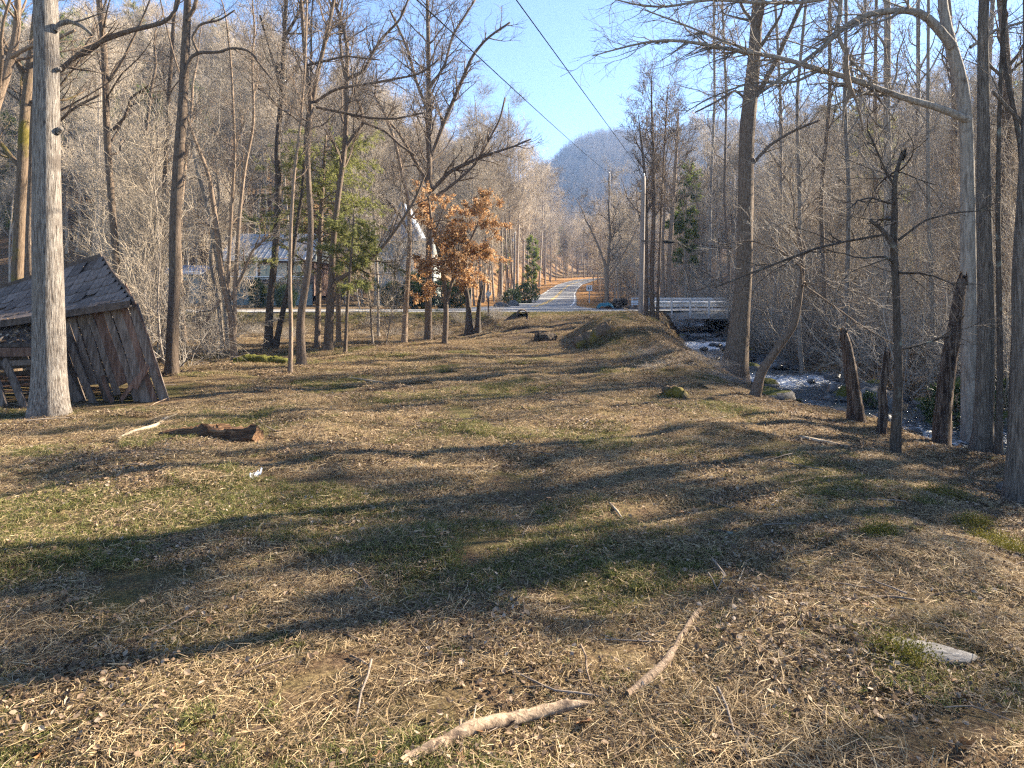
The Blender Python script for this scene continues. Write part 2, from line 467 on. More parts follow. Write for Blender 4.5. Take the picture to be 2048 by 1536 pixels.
# ---- roads
ASPHALT = mat('asphalt', [(.3, (.17, .172, .178)), (.5, (.235, .236, .24)), (.7, (.29, .29, .29))], scale=(3, 3, 3), detail=8, rough=.85, bump=.2, bdist=.01)
PAINT_W = mat('road_paint_white', [(.3, (.55, .55, .53)), (.7, (.75, .75, .72))], scale=(6, 6, 6), rough=.7)
PAINT_Y = mat('road_paint_yellow', [(.3, (.55, .36, .06)), (.7, (.72, .48, .10))], scale=(6, 6, 6), rough=.7)
def strip(P, o0, o1, zoff, n=160, zf=None, t0=0., t1=1., flare=0):
    L = np.concatenate([[0], np.cumsum(np.hypot(*np.diff(P, axis=0).T))])
    s = np.linspace(L[-1] * t0, L[-1] * t1, n)
    x = np.interp(s, L, P[:, 0]); y = np.interp(s, L, P[:, 1])
    for _ in range(6):
        x[1:-1] = (x[:-2] + 2 * x[1:-1] + x[2:]) / 4; y[1:-1] = (y[:-2] + 2 * y[1:-1] + y[2:]) / 4
    dx, dy = np.gradient(x), np.gradient(y); l = np.hypot(dx, dy); nx, ny = -dy / l, dx / l
    if flare: o0 = o0 + np.sign(o0) * flare * np.exp(-(s - s[0]) / 4.5); o1 = o1 + np.sign(o1) * flare * np.exp(-(s - s[0]) / 4.5)
    z = zf(y) + zoff if zf is not None else np.full(n, 1.1 + zoff)
    V = np.concatenate([np.stack([x + nx * o0, y + ny * o0, z], 1), np.stack([x + nx * o1, y + ny * o1, z], 1)])
    k = np.arange(n - 1)
    return V, np.stack([k, k + 1, n + k + 1, n + k], 1)
rd = tag(link('road', Geo().add(*strip(CROSS, 3.0, -3.0, 0)).mesh('road', ASPHALT)), 'grey asphalt road crossing behind the meadow and over the bridge', 'road', kind='structure')
link('edge_line', Geo().add(*strip(CROSS, 2.72, 2.84, .006, t0=0, t1=.49)).add(*strip(CROSS, -2.84, -2.72, .006)).mesh('edge_line', PAINT_W), rd)
link('centre_line', Geo().add(*strip(CROSS, .06, .16, .006)).add(*strip(CROSS, -.16, -.06, .006)).mesh('centre_line', PAINT_Y), rd)
vr = tag(link('road', Geo().add(*strip(VALLEY, 2.9, -2.9, .008, n=200, zf=floor_z, flare=3.5)).mesh('road', ASPHALT)), 'grey asphalt road climbing away up the valley', 'road', kind='structure')
link('edge_line', Geo().add(*strip(VALLEY, 2.6, 2.74, .016, n=200, zf=floor_z, t0=.05)).add(*strip(VALLEY, -2.74, -2.6, .016, n=200, zf=floor_z, t0=.05)).mesh('edge_line', PAINT_W), vr)
link('centre_line', Geo().add(*strip(VALLEY, .07, .19, .016, n=200, zf=floor_z, t0=.04)).add(*strip(VALLEY, -.19, -.07, .016, n=200, zf=floor_z, t0=.04)).mesh('centre_line', PAINT_Y), vr)

# ---- creek water
def water_material():
    m, nt, b = _nt('creek_water'); L = nt.links.new
    tc = nt.nodes.new('ShaderNodeTexCoord')
    n = nt.nodes.new('ShaderNodeTexNoise'); n.inputs['Scale'].default_value = 5.5; n.inputs['Detail'].default_value = 5; L(tc.outputs['Object'], n.inputs[0])
    at = nt.nodes.new('ShaderNodeAttribute'); at.attribute_name = 'foam'
    n2 = nt.nodes.new('ShaderNodeTexNoise'); n2.inputs['Scale'].default_value = 9; n2.inputs['Detail'].default_value = 7; n2.inputs['Roughness'].default_value = .75; L(tc.outputs['Object'], n2.inputs[0])
    ad = nt.nodes.new('ShaderNodeMath'); ad.operation = 'ADD'; L(at.outputs['Fac'], ad.inputs[0]); L(n2.outputs[0], ad.inputs[1])
    rp = _ramp(nt, [(.62, (0, 0, 0)), (.85, (1, 1, 1))]); L(ad.outputs[0], rp.inputs[0])
    mx = nt.nodes.new('ShaderNodeMixRGB'); mx.inputs[1].default_value = (.03, .042, .05, 1); mx.inputs[2].default_value = (.78, .80, .82, 1)
    L(rp.outputs[0], mx.inputs[0]); L(mx.outputs[0], b.inputs['Base Color'])
    mr = nt.nodes.new('ShaderNodeMapRange'); mr.inputs[3].default_value = .06; mr.inputs[4].default_value = .7; L(rp.outputs[0], mr.inputs[0]); L(mr.outputs[0], b.inputs['Roughness'])
    b.inputs['Specular IOR Level'].default_value = .6; b.inputs['IOR'].default_value = 1.33
    bp = nt.nodes.new('ShaderNodeBump'); bp.inputs['Strength'].default_value = 1.0; bp.inputs['Distance'].default_value = .25
    L(n.outputs[0], bp.inputs['Height']); L(bp.outputs[0], b.inputs['Normal'])
    return m
wy = np.linspace(-14, 78, 760); wu = np.linspace(-1, 1, 26)
WY, WU = np.meshgrid(wy, wu, indexing='ij')
WX = stream_x(WY) + WU * (stream_w(WY) + .35)
steps = .10 * bumps(WX * .4, WY, 5.5, 21, 4)
WZ = stream_z(WY) + steps + .035 * bumps(WX, WY, .9, 22) + .02 * bumps(WX, WY, .4, 23)
V = np.stack([WX, WY, WZ], -1).reshape(-1, 3)
i, j = np.meshgrid(np.arange(len(wy) - 1), np.arange(len(wu) - 1), indexing='ij'); b = i * len(wu) + j
Q = np.stack([b, b + 1, b + len(wu) + 1, b + len(wu)], -1).reshape(-1, 4)
me = Geo().add(V, Q).mesh('creek_water', water_material())
gr = np.gradient(stream_z(wy)[:, None] + steps, axis=0) / np.gradient(wy)[:, None]
foam = np.clip((gr - .02) * 2.6, 0, .36) + .16 * np.clip(bumps(WX, WY, 3, 24), 0, 1)
a = me.attributes.new('foam', 'FLOAT', 'POINT'); a.data.foreach_set('value', foam.astype(np.float32).ravel())
tag(link('creek_water', me), 'shallow rushing creek with white riffles below the bank', 'creek', kind='structure')

# ---- the far ridge
def ridge_z(x, y):
    crest = np.interp(x, [-300, -60, 0, 45, 62, 84, 108, 136, 160, 183, 206, 229, 275, 330, 420, 700], [60, 95, 130, 158, 176, 190, 196, 198, 193, 197, 203, 204, 204, 196, 190, 150])
    crest = crest * 1.0 - 19
    t = np.clip((y - 430) / 370, 0, 1)
    back = sstep(1150, 800, y)
    return (18 + (crest - 18) * t ** .85 + 7 * bumps(x, y, 120, 41) * t + 2 * bumps(x, y, 30, 42) * t) * (.35 + .65 * back)
mx_, my_ = np.meshgrid(np.linspace(-320, 760, 150), np.linspace(418, 1150, 90))
V = np.stack([mx_, my_, ridge_z(mx_, my_)], -1).reshape(-1, 3)
i, j = np.meshgrid(np.arange(89), np.arange(149), indexing='ij'); b = i * 150 + j
RIDGE = mat('ridge_floor', [(.35, (.10, .08, .065)), (.65, (.19, .155, .125))], scale=(.08, .08, .08), rough=1)
tag(link('mountain', Geo().add(V, np.stack([b, b + 1, b + 151, b + 150], -1).reshape(-1, 4)).mesh('mountain', RIDGE)), 'wooded blue mountain ridge closing the valley', 'mountain', kind='structure')
# ------------------------------------------------------------------ trees
def crown_geo(rng, PP, RR, LP=None, LR=None, n1=24, t0=.4, t1=1., ang=(30, 60), L1=(2, 4), n2=110, L2=(.8, 2.), n3=450, L3=(.4, 1.), n4=900, L4=(.2, .55), trop=.12, wig=.17, rmin=.0045, rf1=.45, lt=.45, ret=False):
    g = Geo(); A, B = [], []
    if n1:
        p, r = grow(rng, PP, RR, n1, t0, t1, ang, L1, 8, wig, trop, rf1, .01, .12, lt)
        V, Q, T = tube(p, r, 6); g.add(V, Q, T, 0); A.append(p); B.append(r)
    if LP is not None:
        A.append(LP); B.append(LR)
    p1, r1 = np.concatenate(A), np.concatenate(B)
    p2, r2 = grow(rng, p1, r1, n2, .15, 1, (25, 58), L2, 5, wig * 1.15, trop * .8, .55, .007, .05, .4)
    V, Q, T = tube(p2, r2, 4); g.add(V, Q, T, 0)
    p3, r3 = grow(rng, p2, r2, n3, .1, 1, (25, 60), L3, 4, wig * 1.2, trop * .6, .6, rmin, .02, .35)
    V, Q, T = tube(p3, r3, 3, cap=False); g.add(V, Q, None, 1)
    p4 = None
    if n4:
        p4, r4 = grow(rng, p3, r3, n4, .1, 1, (25, 60), L4, 2, wig, trop * .5, .7, rmin * .8, .01, .3)
        V, Q, T = tube(p4, r4, 3, cap=False); g.add(V, Q, None, 1)
    if ret: return g, p1, p2, p3, p4
    return g

def stem_geo(rng, P, R, K, rough=.06, flare=1.5, flare_h=.5, lump=1.0):
    S = len(P)
    a = np.arange(K) * 2 * np.pi / K
    ph = rng.uniform(0, 6.28, 6)
    zz = np.linspace(0, np.linalg.norm(np.diff(P, axis=0), axis=1).sum(), S)[:, None]
    wob = 1 + rough * (np.sin(2 * a + ph[0] + zz * .5) * .6 + np.sin(3 * a + ph[1] - zz * .9) * .5 + np.sin(5 * a + ph[2] + zz * 1.7) * .35 + .5 * lump * np.sin(zz * 2.3 + ph[3]) * np.sin(a + ph[4]))
    wob = wob + rng.normal(0, rough * .18, (S, K))
    fl = np.exp(-zz / flare_h)
    wob = wob + (flare - 1) * fl * (.65 + .35 * np.cos(4 * a + ph[5]) + .2 * np.cos(7 * a + ph[2]))
    return tube(P[None], R[None], K, wob[None])

tree_count = [0]
def hero(name, label, d, stems, top, bark, seed, limbs=(), crown=None, twig=None, cat='tree', K=14, rough=.045, flare=1.5, broken=False, group=None, S=44):
    """A tree of its own: every stem a trunk, each drawn limb a limb, the rest of the branching its crown."""
    rng = np.random.default_rng(seed)
    twig = twig or TWIG
    SP, SR, built = [], [], []
    for st in stems:
        P = np.array([W(p[0], p[1], d) + np.array([0, p[3] if len(p) > 3 else 0, 0]) for p in st]); R = np.array([p[2] / 2 / FPX * d for p in st])
        gz = ground_z(P[0, 0], P[0, 1])
        if abs(P[0, 2] - gz) < 1.2: P[0, 2] = gz - .12
        P[1:, 1] += rng.normal(0, .05, len(P) - 1).cumsum() * .6
        if top and P[-1, 2] < top:
            dirn = norm(P[-1] - P[-2]); dirn = norm(dirn + np.array([0, 0, 1.2]))
            n = 5; hh = (top - P[-1, 2]) / max(dirn[2], .5)
            for k in range(1, n + 1):
                P = np.vstack([P, P[-1] + dirn * hh / n + rng.normal(0, .12, 3)]); R = np.append(R, max(R[-1] * (1 - .85 * k / n * .55), .02))
        P, R = resample(P, R * .88, S)
        built.append((P, R)); p, r = resample(P, R, 25, 0); SP.append(p); SR.append(r)
    b0 = built[0][0][0]
    root = thing(name, label, cat, (b0[0], b0[1], b0[2] + .12), group)
    off = np.array([b0[0], b0[1], b0[2] + .12])
    for P, R in built:
        V, Q, T = stem_geo(rng, P, R, K, rough, flare, max(.25, R[0] * 1.6))
        if broken:   # splintered top
            k = len(V) - 1 - K
            V[k:k + K] += np.stack([rng.normal(0, .02, K), rng.normal(0, .02, K), rng.uniform(-.25, .12, K)], 1)
            V[-1, 2] -= .18
        link('trunk', Geo().add(V, Q, T).mesh('trunk', bark, off), root)
    LP, LR = [], []
    for lb in limbs:
        P = np.array([W(p[0], p[1], d + (p[3] if len(p) > 3 else 0)) for p in lb]); R = np.array([p[2] / 2 / FPX * d for p in lb])
        P, R = resample(P, R, 22, 1)
        V, Q, T = tube(P, R, 8, 1 + rng.normal(0, .05, (1, 22, 8)))
        link('limb', Geo().add(V, Q, T).mesh('limb', bark, off), root)
        p, r = resample(P, R, 9, 0); LP.append(p); LR.append(r)
    if crown is not None:
        c = dict(crown)
        c['rmin'] = max(c.get('rmin', .0035), d * .00028)
        g = crown_geo(rng, np.array(SP), np.array(SR), np.array(LP) if LP else None, np.array(LR) if LR else None, **c)
        link('crown', g.mesh('crown', [bark, twig], off), root)
    return root, SP, SR

FULL = dict(n1=28, n2=190, n3=900, n4=2000)
TALL = dict(n1=22, n2=100, n3=300, n4=400, t0=.45)      # crown mostly above the picture
THIN = dict(n1=16, n2=80, n3=300, n4=520, L1=(1, 2.4), L2=(.5, 1.3), L3=(.25, .7), t0=.42)

hero('tulip_tree', 'thick grey furrowed trunk standing directly in front of the collapsed shed', 12.4,
     [[(98, 838, 74), (97, 800, 68), (95, 700, 65), (93, 560, 61), (92, 400, 57), (91, 250, 54), (90, 100, 51), (88, 0, 49)]], 21, BARK_GREY, 1,
     limbs=[[(112, 60, 15), (122, 47, 11), (140, 42, 9), (165, 52, 8), (185, 70, 5)], [(114, 265, 14), (121, 258, 12), (124, 262, 7)], [(113, 140, 10), (119, 138, 9), (121, 141, 6)]],
     crown=dict(TALL, L1=(2.5, 4.5), t0=.6), K=28, rough=.03, S=70, flare=1.42)
hero('mossy_tree', 'dark trunk with brown moss rising behind the shed roof', 18,
     [[(26, 756, 30), (33, 600, 25), (38, 480, 23), (46, 350, 22), (52, 250, 20), (56, 190, 19), (66, 90, 15), (80, -60, 10)]], 15, BARK_MOSSY, 2,
     limbs=[[(44, 340, 10), (20, 310, 9), (0, 285, 8), (-40, 260, 5)], [(58, 170, 9), (30, 120, 7), (0, 70, 5)]], crown=dict(TALL, n3=420, n4=700))
hero('arching_tree', 'slender dark tree with a long limb arching over the shed', 19,
     [[(66, 745, 19), (60, 600, 15), (58, 500, 14), (62, 380, 14), (66, 250, 13), (80, 100, 10), (84, -40, 8)]], 15, BARK_BROWN, 3,
     limbs=[[(66, 250, 11), (90, 190, 11), (120, 140, 11), (160, 107, 11), (205, 80, 11), (270, 58, 10), (335, 45, 9), (354, 20, 7), (362, -20, 5)], [(66, 300, 7), (110, 250, 6), (150, 215, 5), (200, 190, 4)]], crown=TALL)
hero('leaning_tree', 'tan tree leaning into view at the edge beside the grey trunk', 14,
     [[(-150, 820, 46), (-115, 620, 38), (-62, 380, 30), (-8, 195, 23), (25, 100, 17), (38, 40, 14), (36, -20, 12)]], 14, BARK_TAN, 4,
     limbs=[[(22, 115, 10), (55, 95, 8), (110, 80, 6), (150, 60, 5)]], crown=dict(TALL, n3=200, n4=300))
hero('straight_tree', 'slim dark straight trunk between the shed ridge and the forked limbs', 21,
     [[(240, 732, 20), (236, 560, 16), (229, 450, 15), (222, 350, 15), (215, 250, 14), (212, 150, 14), (206, 60, 13), (198, -10, 12)]], 17, BARK_BROWN, 5,
     limbs=[[(224, 262, 7), (250, 235, 6), (262, 195, 5), (300, 170, 4)], [(212, 170, 6), (240, 130, 5), (275, 60, 4), (300, 0, 3)]], crown=dict(TALL, t0=.3))
hero('dark_tree', 'tall dark trunk with a curling limb right of the shed', 18.5,
     [[(343, 752, 29), (344, 650, 26), (347, 560, 24), (349, 480, 25), (352, 400, 23), (357, 300, 22), (363, 200, 20), (367, 100, 19), (370, 30, 17), (371, -60, 13)]], 18, BARK_BROWN, 6,
     limbs=[[(368, 155, 8), (380, 115, 7), (396, 104, 7), (440, 105, 6), (462, 95, 5), (500, 100, 5), (522, 132, 4), (545, 160, 3)],
            [(396, 104, 6), (383, 76, 5), (400, 48, 5), (440, 40, 4), (470, 20, 3)], [(374, 40, 9), (388, 18, 8), (398, -20, 7)]],
     crown=dict(TALL, t0=.55), K=18)
hero('curved_tree', 'thin sinuous stem close behind the tall dark trunk', 24,
     [[(328, 713, 13), (325, 600, 11), (321, 500, 11), (326, 430, 10), (333, 300, 10), (338, 200, 9), (346, 100, 8), (350, 20, 7)]], 15, BARK_BROWN, 7, crown=dict(THIN, t0=.25))
hero('slim_tree', 'slim tan stem standing right behind the tall dark trunk', 29,
     [[(369, 690, 13), (363, 600, 12), (360, 500, 11), (366, 400, 9), (376, 300, 8), (390, 200, 7)]], 13, BARK_TAN, 8, crown=dict(THIN, n3=300, n4=600))
hero('slim_tree', 'slim stem beside the upper corner of the shed roof', 30,
     [[(276, 685, 12), (272, 500, 10), (290, 300, 8), (304, 170, 7)]], 14, BARK_BROWN, 9, crown=dict(THIN, n3=300, n4=600))
hero('multi_stem_tree', 'many-stemmed crooked tree in front of the metal-roofed house', 22.5,
     [[(470, 726, 14), (465, 640, 13), (447, 560, 12), (437, 470, 12), (432, 430, 11), (420, 350, 9), (396, 290, 7), (375, 240, 6)],
      [(468, 715, 10), (471, 560, 9), (479, 430, 8), (490, 330, 7), (510, 250, 6), (505, 100, 5)],
      [(466, 700, 8), (455, 560, 8), (462, 420, 7), (470, 300, 6), (462, 150, 5)]], 12.5, BARK_TAN, 10,
     limbs=[[(462, 600, 7), (480, 560, 6), (505, 500, 5), (540, 470, 4)], [(440, 600, 6), (415, 640, 5), (385, 665, 3)]], crown=dict(FULL, n1=24, L1=(1.2, 2.6), t0=.3), twig=TWIG_PALE)
hero('pale_tree', 'pale whitish bent stem left of the many-stemmed tree', 27,
     [[(458, 694, 12), (449, 600, 9), (430, 500, 9), (410, 400, 8), (390, 330, 7), (380, 260, 6)], [(446, 692, 8), (436, 600, 7), (420, 520, 6), (440, 400, 5)]], 11, BARK_PALE, 11, crown=dict(THIN, n3=300, n4=600), twig=TWIG_PALE)
hero('twin_tree', 'dark twin-stemmed tree spreading from one base in mid meadow edge', 26,
     [[(537, 702, 22), (538, 620, 16), (548, 530, 15), (553, 450, 14), (556, 380, 13), (551, 300, 12), (560, 200, 10), (566, 100, 9), (572, 0, 8)],
      [(548, 700, 14), (563, 635, 12), (580, 565, 10), (590, 480, 8), (606, 380, 7)]], 17, BARK_DARK, 12,
     limbs=[[(566, 80, 8), (590, 40, 6), (610, 0, 5)], [(562, 180, 6), (540, 100, 5), (520, 30, 4)]], crown=dict(FULL, t0=.4))
hero('reddish_sapling', 'thin straight reddish trunk nearest the mossy log', 19,
     [[(580, 749, 11), (581, 650, 9), (580, 560, 9), (582, 450, 8), (588, 350, 7), (600, 250, 6), (610, 120, 5), (612, 0, 4)]], 13, BARK_TAN, 13, crown=dict(THIN, t0=.35))
hero('forked_tree', 'brown trunk bending then forking high, next to the thin reddish trunk', 20.3,
     [[(604, 738, 21), (601, 690, 20), (598, 650, 18), (605, 610, 17), (615, 570, 15), (622, 520, 14), (625, 450, 13), (620, 380, 12), (616, 300, 12), (625, 210, 11), (612, 130, 9), (606, 40, 8), (600, -40, 6)]], 15, BARK_BROWN, 14,
     limbs=[[(625, 205, 10), (634, 150, 9), (645, 105, 9), (658, 50, 8), (668, 0, 7), (672, -60, 5)], [(632, 214, 6), (680, 224, 6), (740, 236, 5), (790, 238, 4), (850, 225, 3)],
            [(630, 205, 6), (668, 178, 6), (720, 170, 5), (780, 160, 5), (840, 148, 4), (880, 118, 3)], [(616, 130, 5), (650, 122, 5), (690, 112, 4), (760, 120, 3)]], crown=dict(FULL, n1=16, t0=.45))
hero('spreading_tree', 'leaning brown tree with wide limbs, centre of the meadow-edge clump', 25.4,
     [[(655, 708, 23), (659, 650, 20), (663, 600, 17), (664, 560, 14), (666, 500, 13), (676, 400, 12), (690, 300, 11), (695, 220, 11), (693, 160, 10), (697, 112, 9), (690, 60, 8), (670, 10, 7)]], 16, BARK_BROWN, 15,
     limbs=[[(664, 566, 8), (700, 546, 8), (738, 521, 7), (770, 489, 7), (801, 446, 6), (830, 400, 5), (850, 350, 4)], [(693, 158, 8), (715, 150, 8), (731, 138, 7), (745, 105, 6), (765, 75, 6), (800, 40, 5), (820, -10, 4)],
            [(688, 300, 7), (708, 270, 7), (728, 245, 6), (722, 215, 6), (708, 190, 5), (715, 150, 4)], [(728, 245, 6), (770, 262, 5), (800, 290, 5), (830, 310, 4)], [(692, 160, 7), (683, 117, 6), (678, 50, 5), (685, 0, 4)]], crown=dict(FULL, t0=.4))
hero('slim_tree', 'slim bare trunk between the leaning brown tree and the sparse hemlock', 30,
     [[(677, 688, 12), (677, 600, 11), (673, 500, 9), (672, 430, 8), (676, 300, 6)]], 12, BARK_TAN, 16, crown=dict(THIN, n3=300, n4=500))
hero('tan_tree', 'tan leaning trunk standing left of the brown-leaved tree', 30.4,
     [[(808, 689, 14), (811, 620, 12), (815, 560, 11), (820, 480, 10), (817, 400, 9), (803, 340, 8), (790, 280, 7), (770, 230, 6)]], 12.5, BARK_TAN, 17,
     limbs=[[(820, 470, 6), (800, 430, 5), (775, 400, 4)], [(818, 440, 5), (850, 400, 4), (890, 385, 3)]], crown=dict(THIN, n3=400, n4=800))
hero('broad_tree', 'broad bare tree spreading against the sky behind the brown-leaved tree', 32,
     [[(856, 684, 18), (857, 600, 16), (858, 500, 14), (860, 420, 13), (858, 300, 12), (857, 200, 11), (857, 120, 10), (855, 20, 8), (853, -40, 6)]], 18, BARK_BROWN, 18,
     limbs=[[(860, 385, 8), (900, 342, 8), (960, 315, 6), (1030, 292, 4), (1062, 278, 3)], [(860, 320, 7), (890, 240, 8), (918, 175, 7), (945, 110, 6), (975, 75, 5), (1020, 45, 4)],
            [(858, 372, 8), (835, 330, 7), (818, 300, 6), (795, 262, 5), (770, 235, 4)], [(858, 230, 7), (835, 170, 6), (812, 90, 5), (780, 20, 4)], [(860, 400, 7), (905, 370, 6), (950, 330, 5), (1000, 240, 4), (1010, 195, 3)],
            [(857, 180, 6), (890, 130, 5), (905, 70, 5), (950, 0, 4)]], crown=dict(n1=30, t0=.42, L1=(2.4, 4.6), n2=280, L2=(.9, 2.3), n3=1500, n4=3200, L4=(.25, .65)))
hero('dark_stub_tree', 'dark twin-stemmed stub of trunk under the brown-leaved tree', 35,
     [[(938, 676, 20), (938, 640, 16), (936, 600, 11), (930, 560, 6)], [(955, 676, 16), (956, 640, 12), (958, 606, 9), (966, 570, 5)]], 0, BARK_DARK, 20, crown=dict(n1=8, t0=.6, L1=(.8, 1.6), n2=26, L2=(.4, .9), n3=60, n4=100))
hero('dead_sapling', 'thin grey sapling on the dark bank left of the tan leaning trunk', 33, [[(757, 660, 7), (755, 560, 6), (750, 470, 5), (745, 380, 4)]], 9, BARK_PALE, 21, crown=THIN, twig=TWIG_PALE)

# right of the track
hero('creek_tree', 'massive dark trunk with moss at its foot on the creek bank', 21.4,
     [[(1466, 744, 56), (1475, 695, 48), (1484, 620, 40), (1489, 560, 36), (1491, 450, 35), (1492, 350, 35), (1495, 280, 34), (1500, 225, 34), (1502, 195, 35), (1510, 130, 28), (1516, 50, 25), (1520, -40, 22)]], 21, BARK_BROWN, 30,
     limbs=[[(1512, 190, 12), (1530, 165, 10), (1555, 115, 9), (1582, 55, 8), (1612, -10, 7)], [(1503, 330, 7), (1540, 290, 6), (1580, 265, 5), (1640, 240, 4)], [(1495, 200, 6), (1470, 180, 5), (1430, 205, 4), (1390, 225, 3)]],
     crown=dict(TALL, n1=16, t0=.45, n3=380, n4=700), K=20, flare=1.4)
hero('bankside_tree', 'group of tall close stems right behind the utility pole', 37,
     [[(1292, 645, 12), (1293, 560, 9), (1292, 450, 8), (1290, 350, 7), (1281, 270, 4), (1277, 230, 2)], [(1305, 645, 13), (1303, 560, 10), (1308, 420, 9), (1307, 300, 7), (1304, 220, 5), (1303, 150, 2)],
      [(1314, 642, 8), (1319, 520, 6), (1324, 400, 5), (1330, 280, 4), (1337, 170, 2)]], 0, BARK_BROWN, 31,
     crown=dict(n1=56, t0=.42, ang=(22, 48), L1=(1.4, 3.6), n2=260, L2=(.6, 1.7), n3=1300, n4=2800, trop=.2, L3=(.3, .9)))
hero('roadside_tree', 'double-trunked tree beyond the bridge rail left end', 50, [[(1337, 604, 13), (1340, 500, 11), (1347, 400, 9), (1352, 320, 7), (1356, 250, 5)], [(1327, 604, 7), (1325, 480, 6), (1330, 400, 5)]], 15, BARK_TAN, 32, crown=dict(FULL, t0=.4))
hero('fan_tree', 'small tree with a fan of branches beside the valley road sign', 48, [[(1213, 606, 8), (1213, 570, 8), (1211, 530, 7), (1196, 490, 5), (1178, 450, 4)], [(1213, 606, 7), (1215, 540, 6), (1220, 470, 5), (1216, 400, 4)], [(1214, 560, 5), (1240, 520, 4), (1262, 480, 3)]], 8.5, BARK_TAN, 33, crown=dict(THIN, n1=30, n2=120, n3=380, n4=500, t0=.3, L1=(1, 2.6), L2=(.6, 1.8)))
hero('snag_tree', 'thin dark trunk with broken top and stub limb among creekside twigs', 10.2,
     [[(1790, 912, 24), (1792, 860, 22), (1795, 760, 18), (1797, 650, 16), (1795, 560, 16), (1792, 480, 16), (1795, 420, 14), (1793, 370, 12), (1800, 335, 9), (1815, 292, 7)]], 0, BARK_DARK, 34,
     limbs=[[(1793, 503, 13), (1776, 475, 12), (1760, 455, 9), (1740, 441, 7)], [(1765, 470, 5), (1690, 483, 5, -.2), (1620, 500, 4, -.4), (1550, 528, 4, -.5), (1480, 555, 3, -.5), (1430, 575, 2, -.5)],
            [(1790, 372, 7), (1775, 350, 5), (1762, 320, 4), (1735, 260, 3)], [(1797, 480, 5), (1850, 440, 4), (1910, 425, 3), (1990, 420, 2)], [(1797, 700, 4), (1840, 690, 4), (1900, 670, 3)]],
     crown=dict(n1=10, t0=.4, ang=(60, 95), L1=(1, 2.2), n2=80, L2=(.4, 1.1), n3=320, L3=(.2, .6), n4=600, L4=(.1, .3), trop=-.02, rmin=.0025), broken=True, K=14)
hero('broken_stump', 'tall split grey-brown stump at the creek edge', 13.6, [[(1714, 854, 40), (1709, 800, 28), (1701, 740, 27), (1695, 690, 23), (1689, 662, 16)]], 0, BARK_ROT, 35, cat='stump', broken=True, rough=.2, K=16, flare=1.3)
hero('broken_stump', 'narrow red-brown rotten stump right of the split grey-brown stump', 12.8, [[(1762, 870, 20), (1765, 820, 18), (1761, 780, 16), (1768, 745, 14), (1771, 705, 13)]], 0, BARK_ROT, 36, cat='stump', broken=True, rough=.22, K=14, flare=1.2)
hero('hollow_dead_tree', 'hollow rotten leaning trunk beside the big straight creekside trunk', 12.6, [[(1884, 874, 44), (1890, 800, 36), (1898, 720, 32), (1908, 660, 29), (1919, 600, 24), (1928, 550, 14)]], 0, BARK_ROT, 37, cat='tree', broken=True, rough=.24, K=18, flare=1.15)
hero('pale_sycamore', 'pale peeling tree with great limbs arching far over the creek', 14.2,
     [[(1941, 850, 38), (1942, 700, 34), (1941, 600, 33), (1940, 450, 30), (1939, 300, 27), (1937, 200, 28), (1925, 130, 30), (1907, 90, 27), (1897, 40, 22), (1890, -20, 19)]], 17, BARK_PALE, 38,
     limbs=[[(1905, 92, 21), (1872, 52, 17), (1845, 22, 15), (1800, 20, 13), (1740, 26, 12), (1700, 45, 11), (1672, 68, 10), (1640, 100, 8), (1590, 135, 7), (1530, 180, 5), (1480, 215, 3)],
            [(1936, 240, 17), (1880, 214, 15), (1822, 202, 14), (1762, 180, 13), (1705, 157, 12), (1640, 140, 11), (1580, 120, 10), (1520, 107, 9), (1450, 98, 8), (1390, 84, 7), (1340, 78, 6), (1290, 84, 5), (1240, 96, 4), (1185, 112, 2)],
            [(1672, 66, 10), (1680, 30, 9), (1682, -10, 8)], [(1676, 70, 8), (1690, 105, 7), (1705, 125, 6), (1735, 150, 5), (1752, 190, 4), (1790, 240, 3)],
            [(1690, -10, 9), (1600, 6, 8), (1500, 5, 7), (1420, -2, 6), (1330, 15, 5), (1270, 10, 4), (1222, -4, 3)], [(1640, 140, 6), (1590, 165, 5), (1500, 165, 4), (1420, 195, 3), (1370, 225, 2)],
            [(1520, 107, 6), (1440, 80, 5), (1370, 50, 4), (1290, 20, 3)], [(1940, 95, 7), (1990, 60, 6), (2060, 40, 5)]],
     crown=dict(n1=8, t0=.75, L1=(1.5, 3), n2=300, L2=(.5, 1.8), n3=1300, L3=(.25, .85), n4=2400, L4=(.12, .45), trop=.06, rmin=.0035), K=20)
hero('hanging_branch', 'broken orange-brown branch hanging over the pale tree limb', 13.4, [[(1694, 96, 8), (1692, 130, 11), (1696, 160, 13), (1703, 182, 9), (1688, 215, 6), (1682, 255, 4)]], 0, BARK_TAN, 39,
     limbs=[[(1703, 180, 7), (1712, 200, 5), (1722, 235, 4), (1725, 262, 3)]], cat='branch', flare=1.0)
hero('straight_tree', 'big straight grey-brown trunk on the creek bank, second from picture edge', 11.6,
     [[(1963, 890, 42), (1965, 800, 38), (1967, 700, 36), (1966, 600, 33), (1963, 450, 30), (1960, 300, 26), (1955, 150, 22), (1955, 0, 20)]], 19, BARK_DRAB, 40, crown=dict(TALL, t0=.5), K=20)
hero('mottled_tree', 'slim mottled stem touching the big straight grey-brown trunk', 11.3,
     [[(1996, 896, 16), (1997, 750, 13), (1996, 600, 12), (1993, 400, 10), (1998, 200, 8), (2004, 0, 7)]], 15, BARK_DARK, 41, crown=dict(THIN, t0=.5))
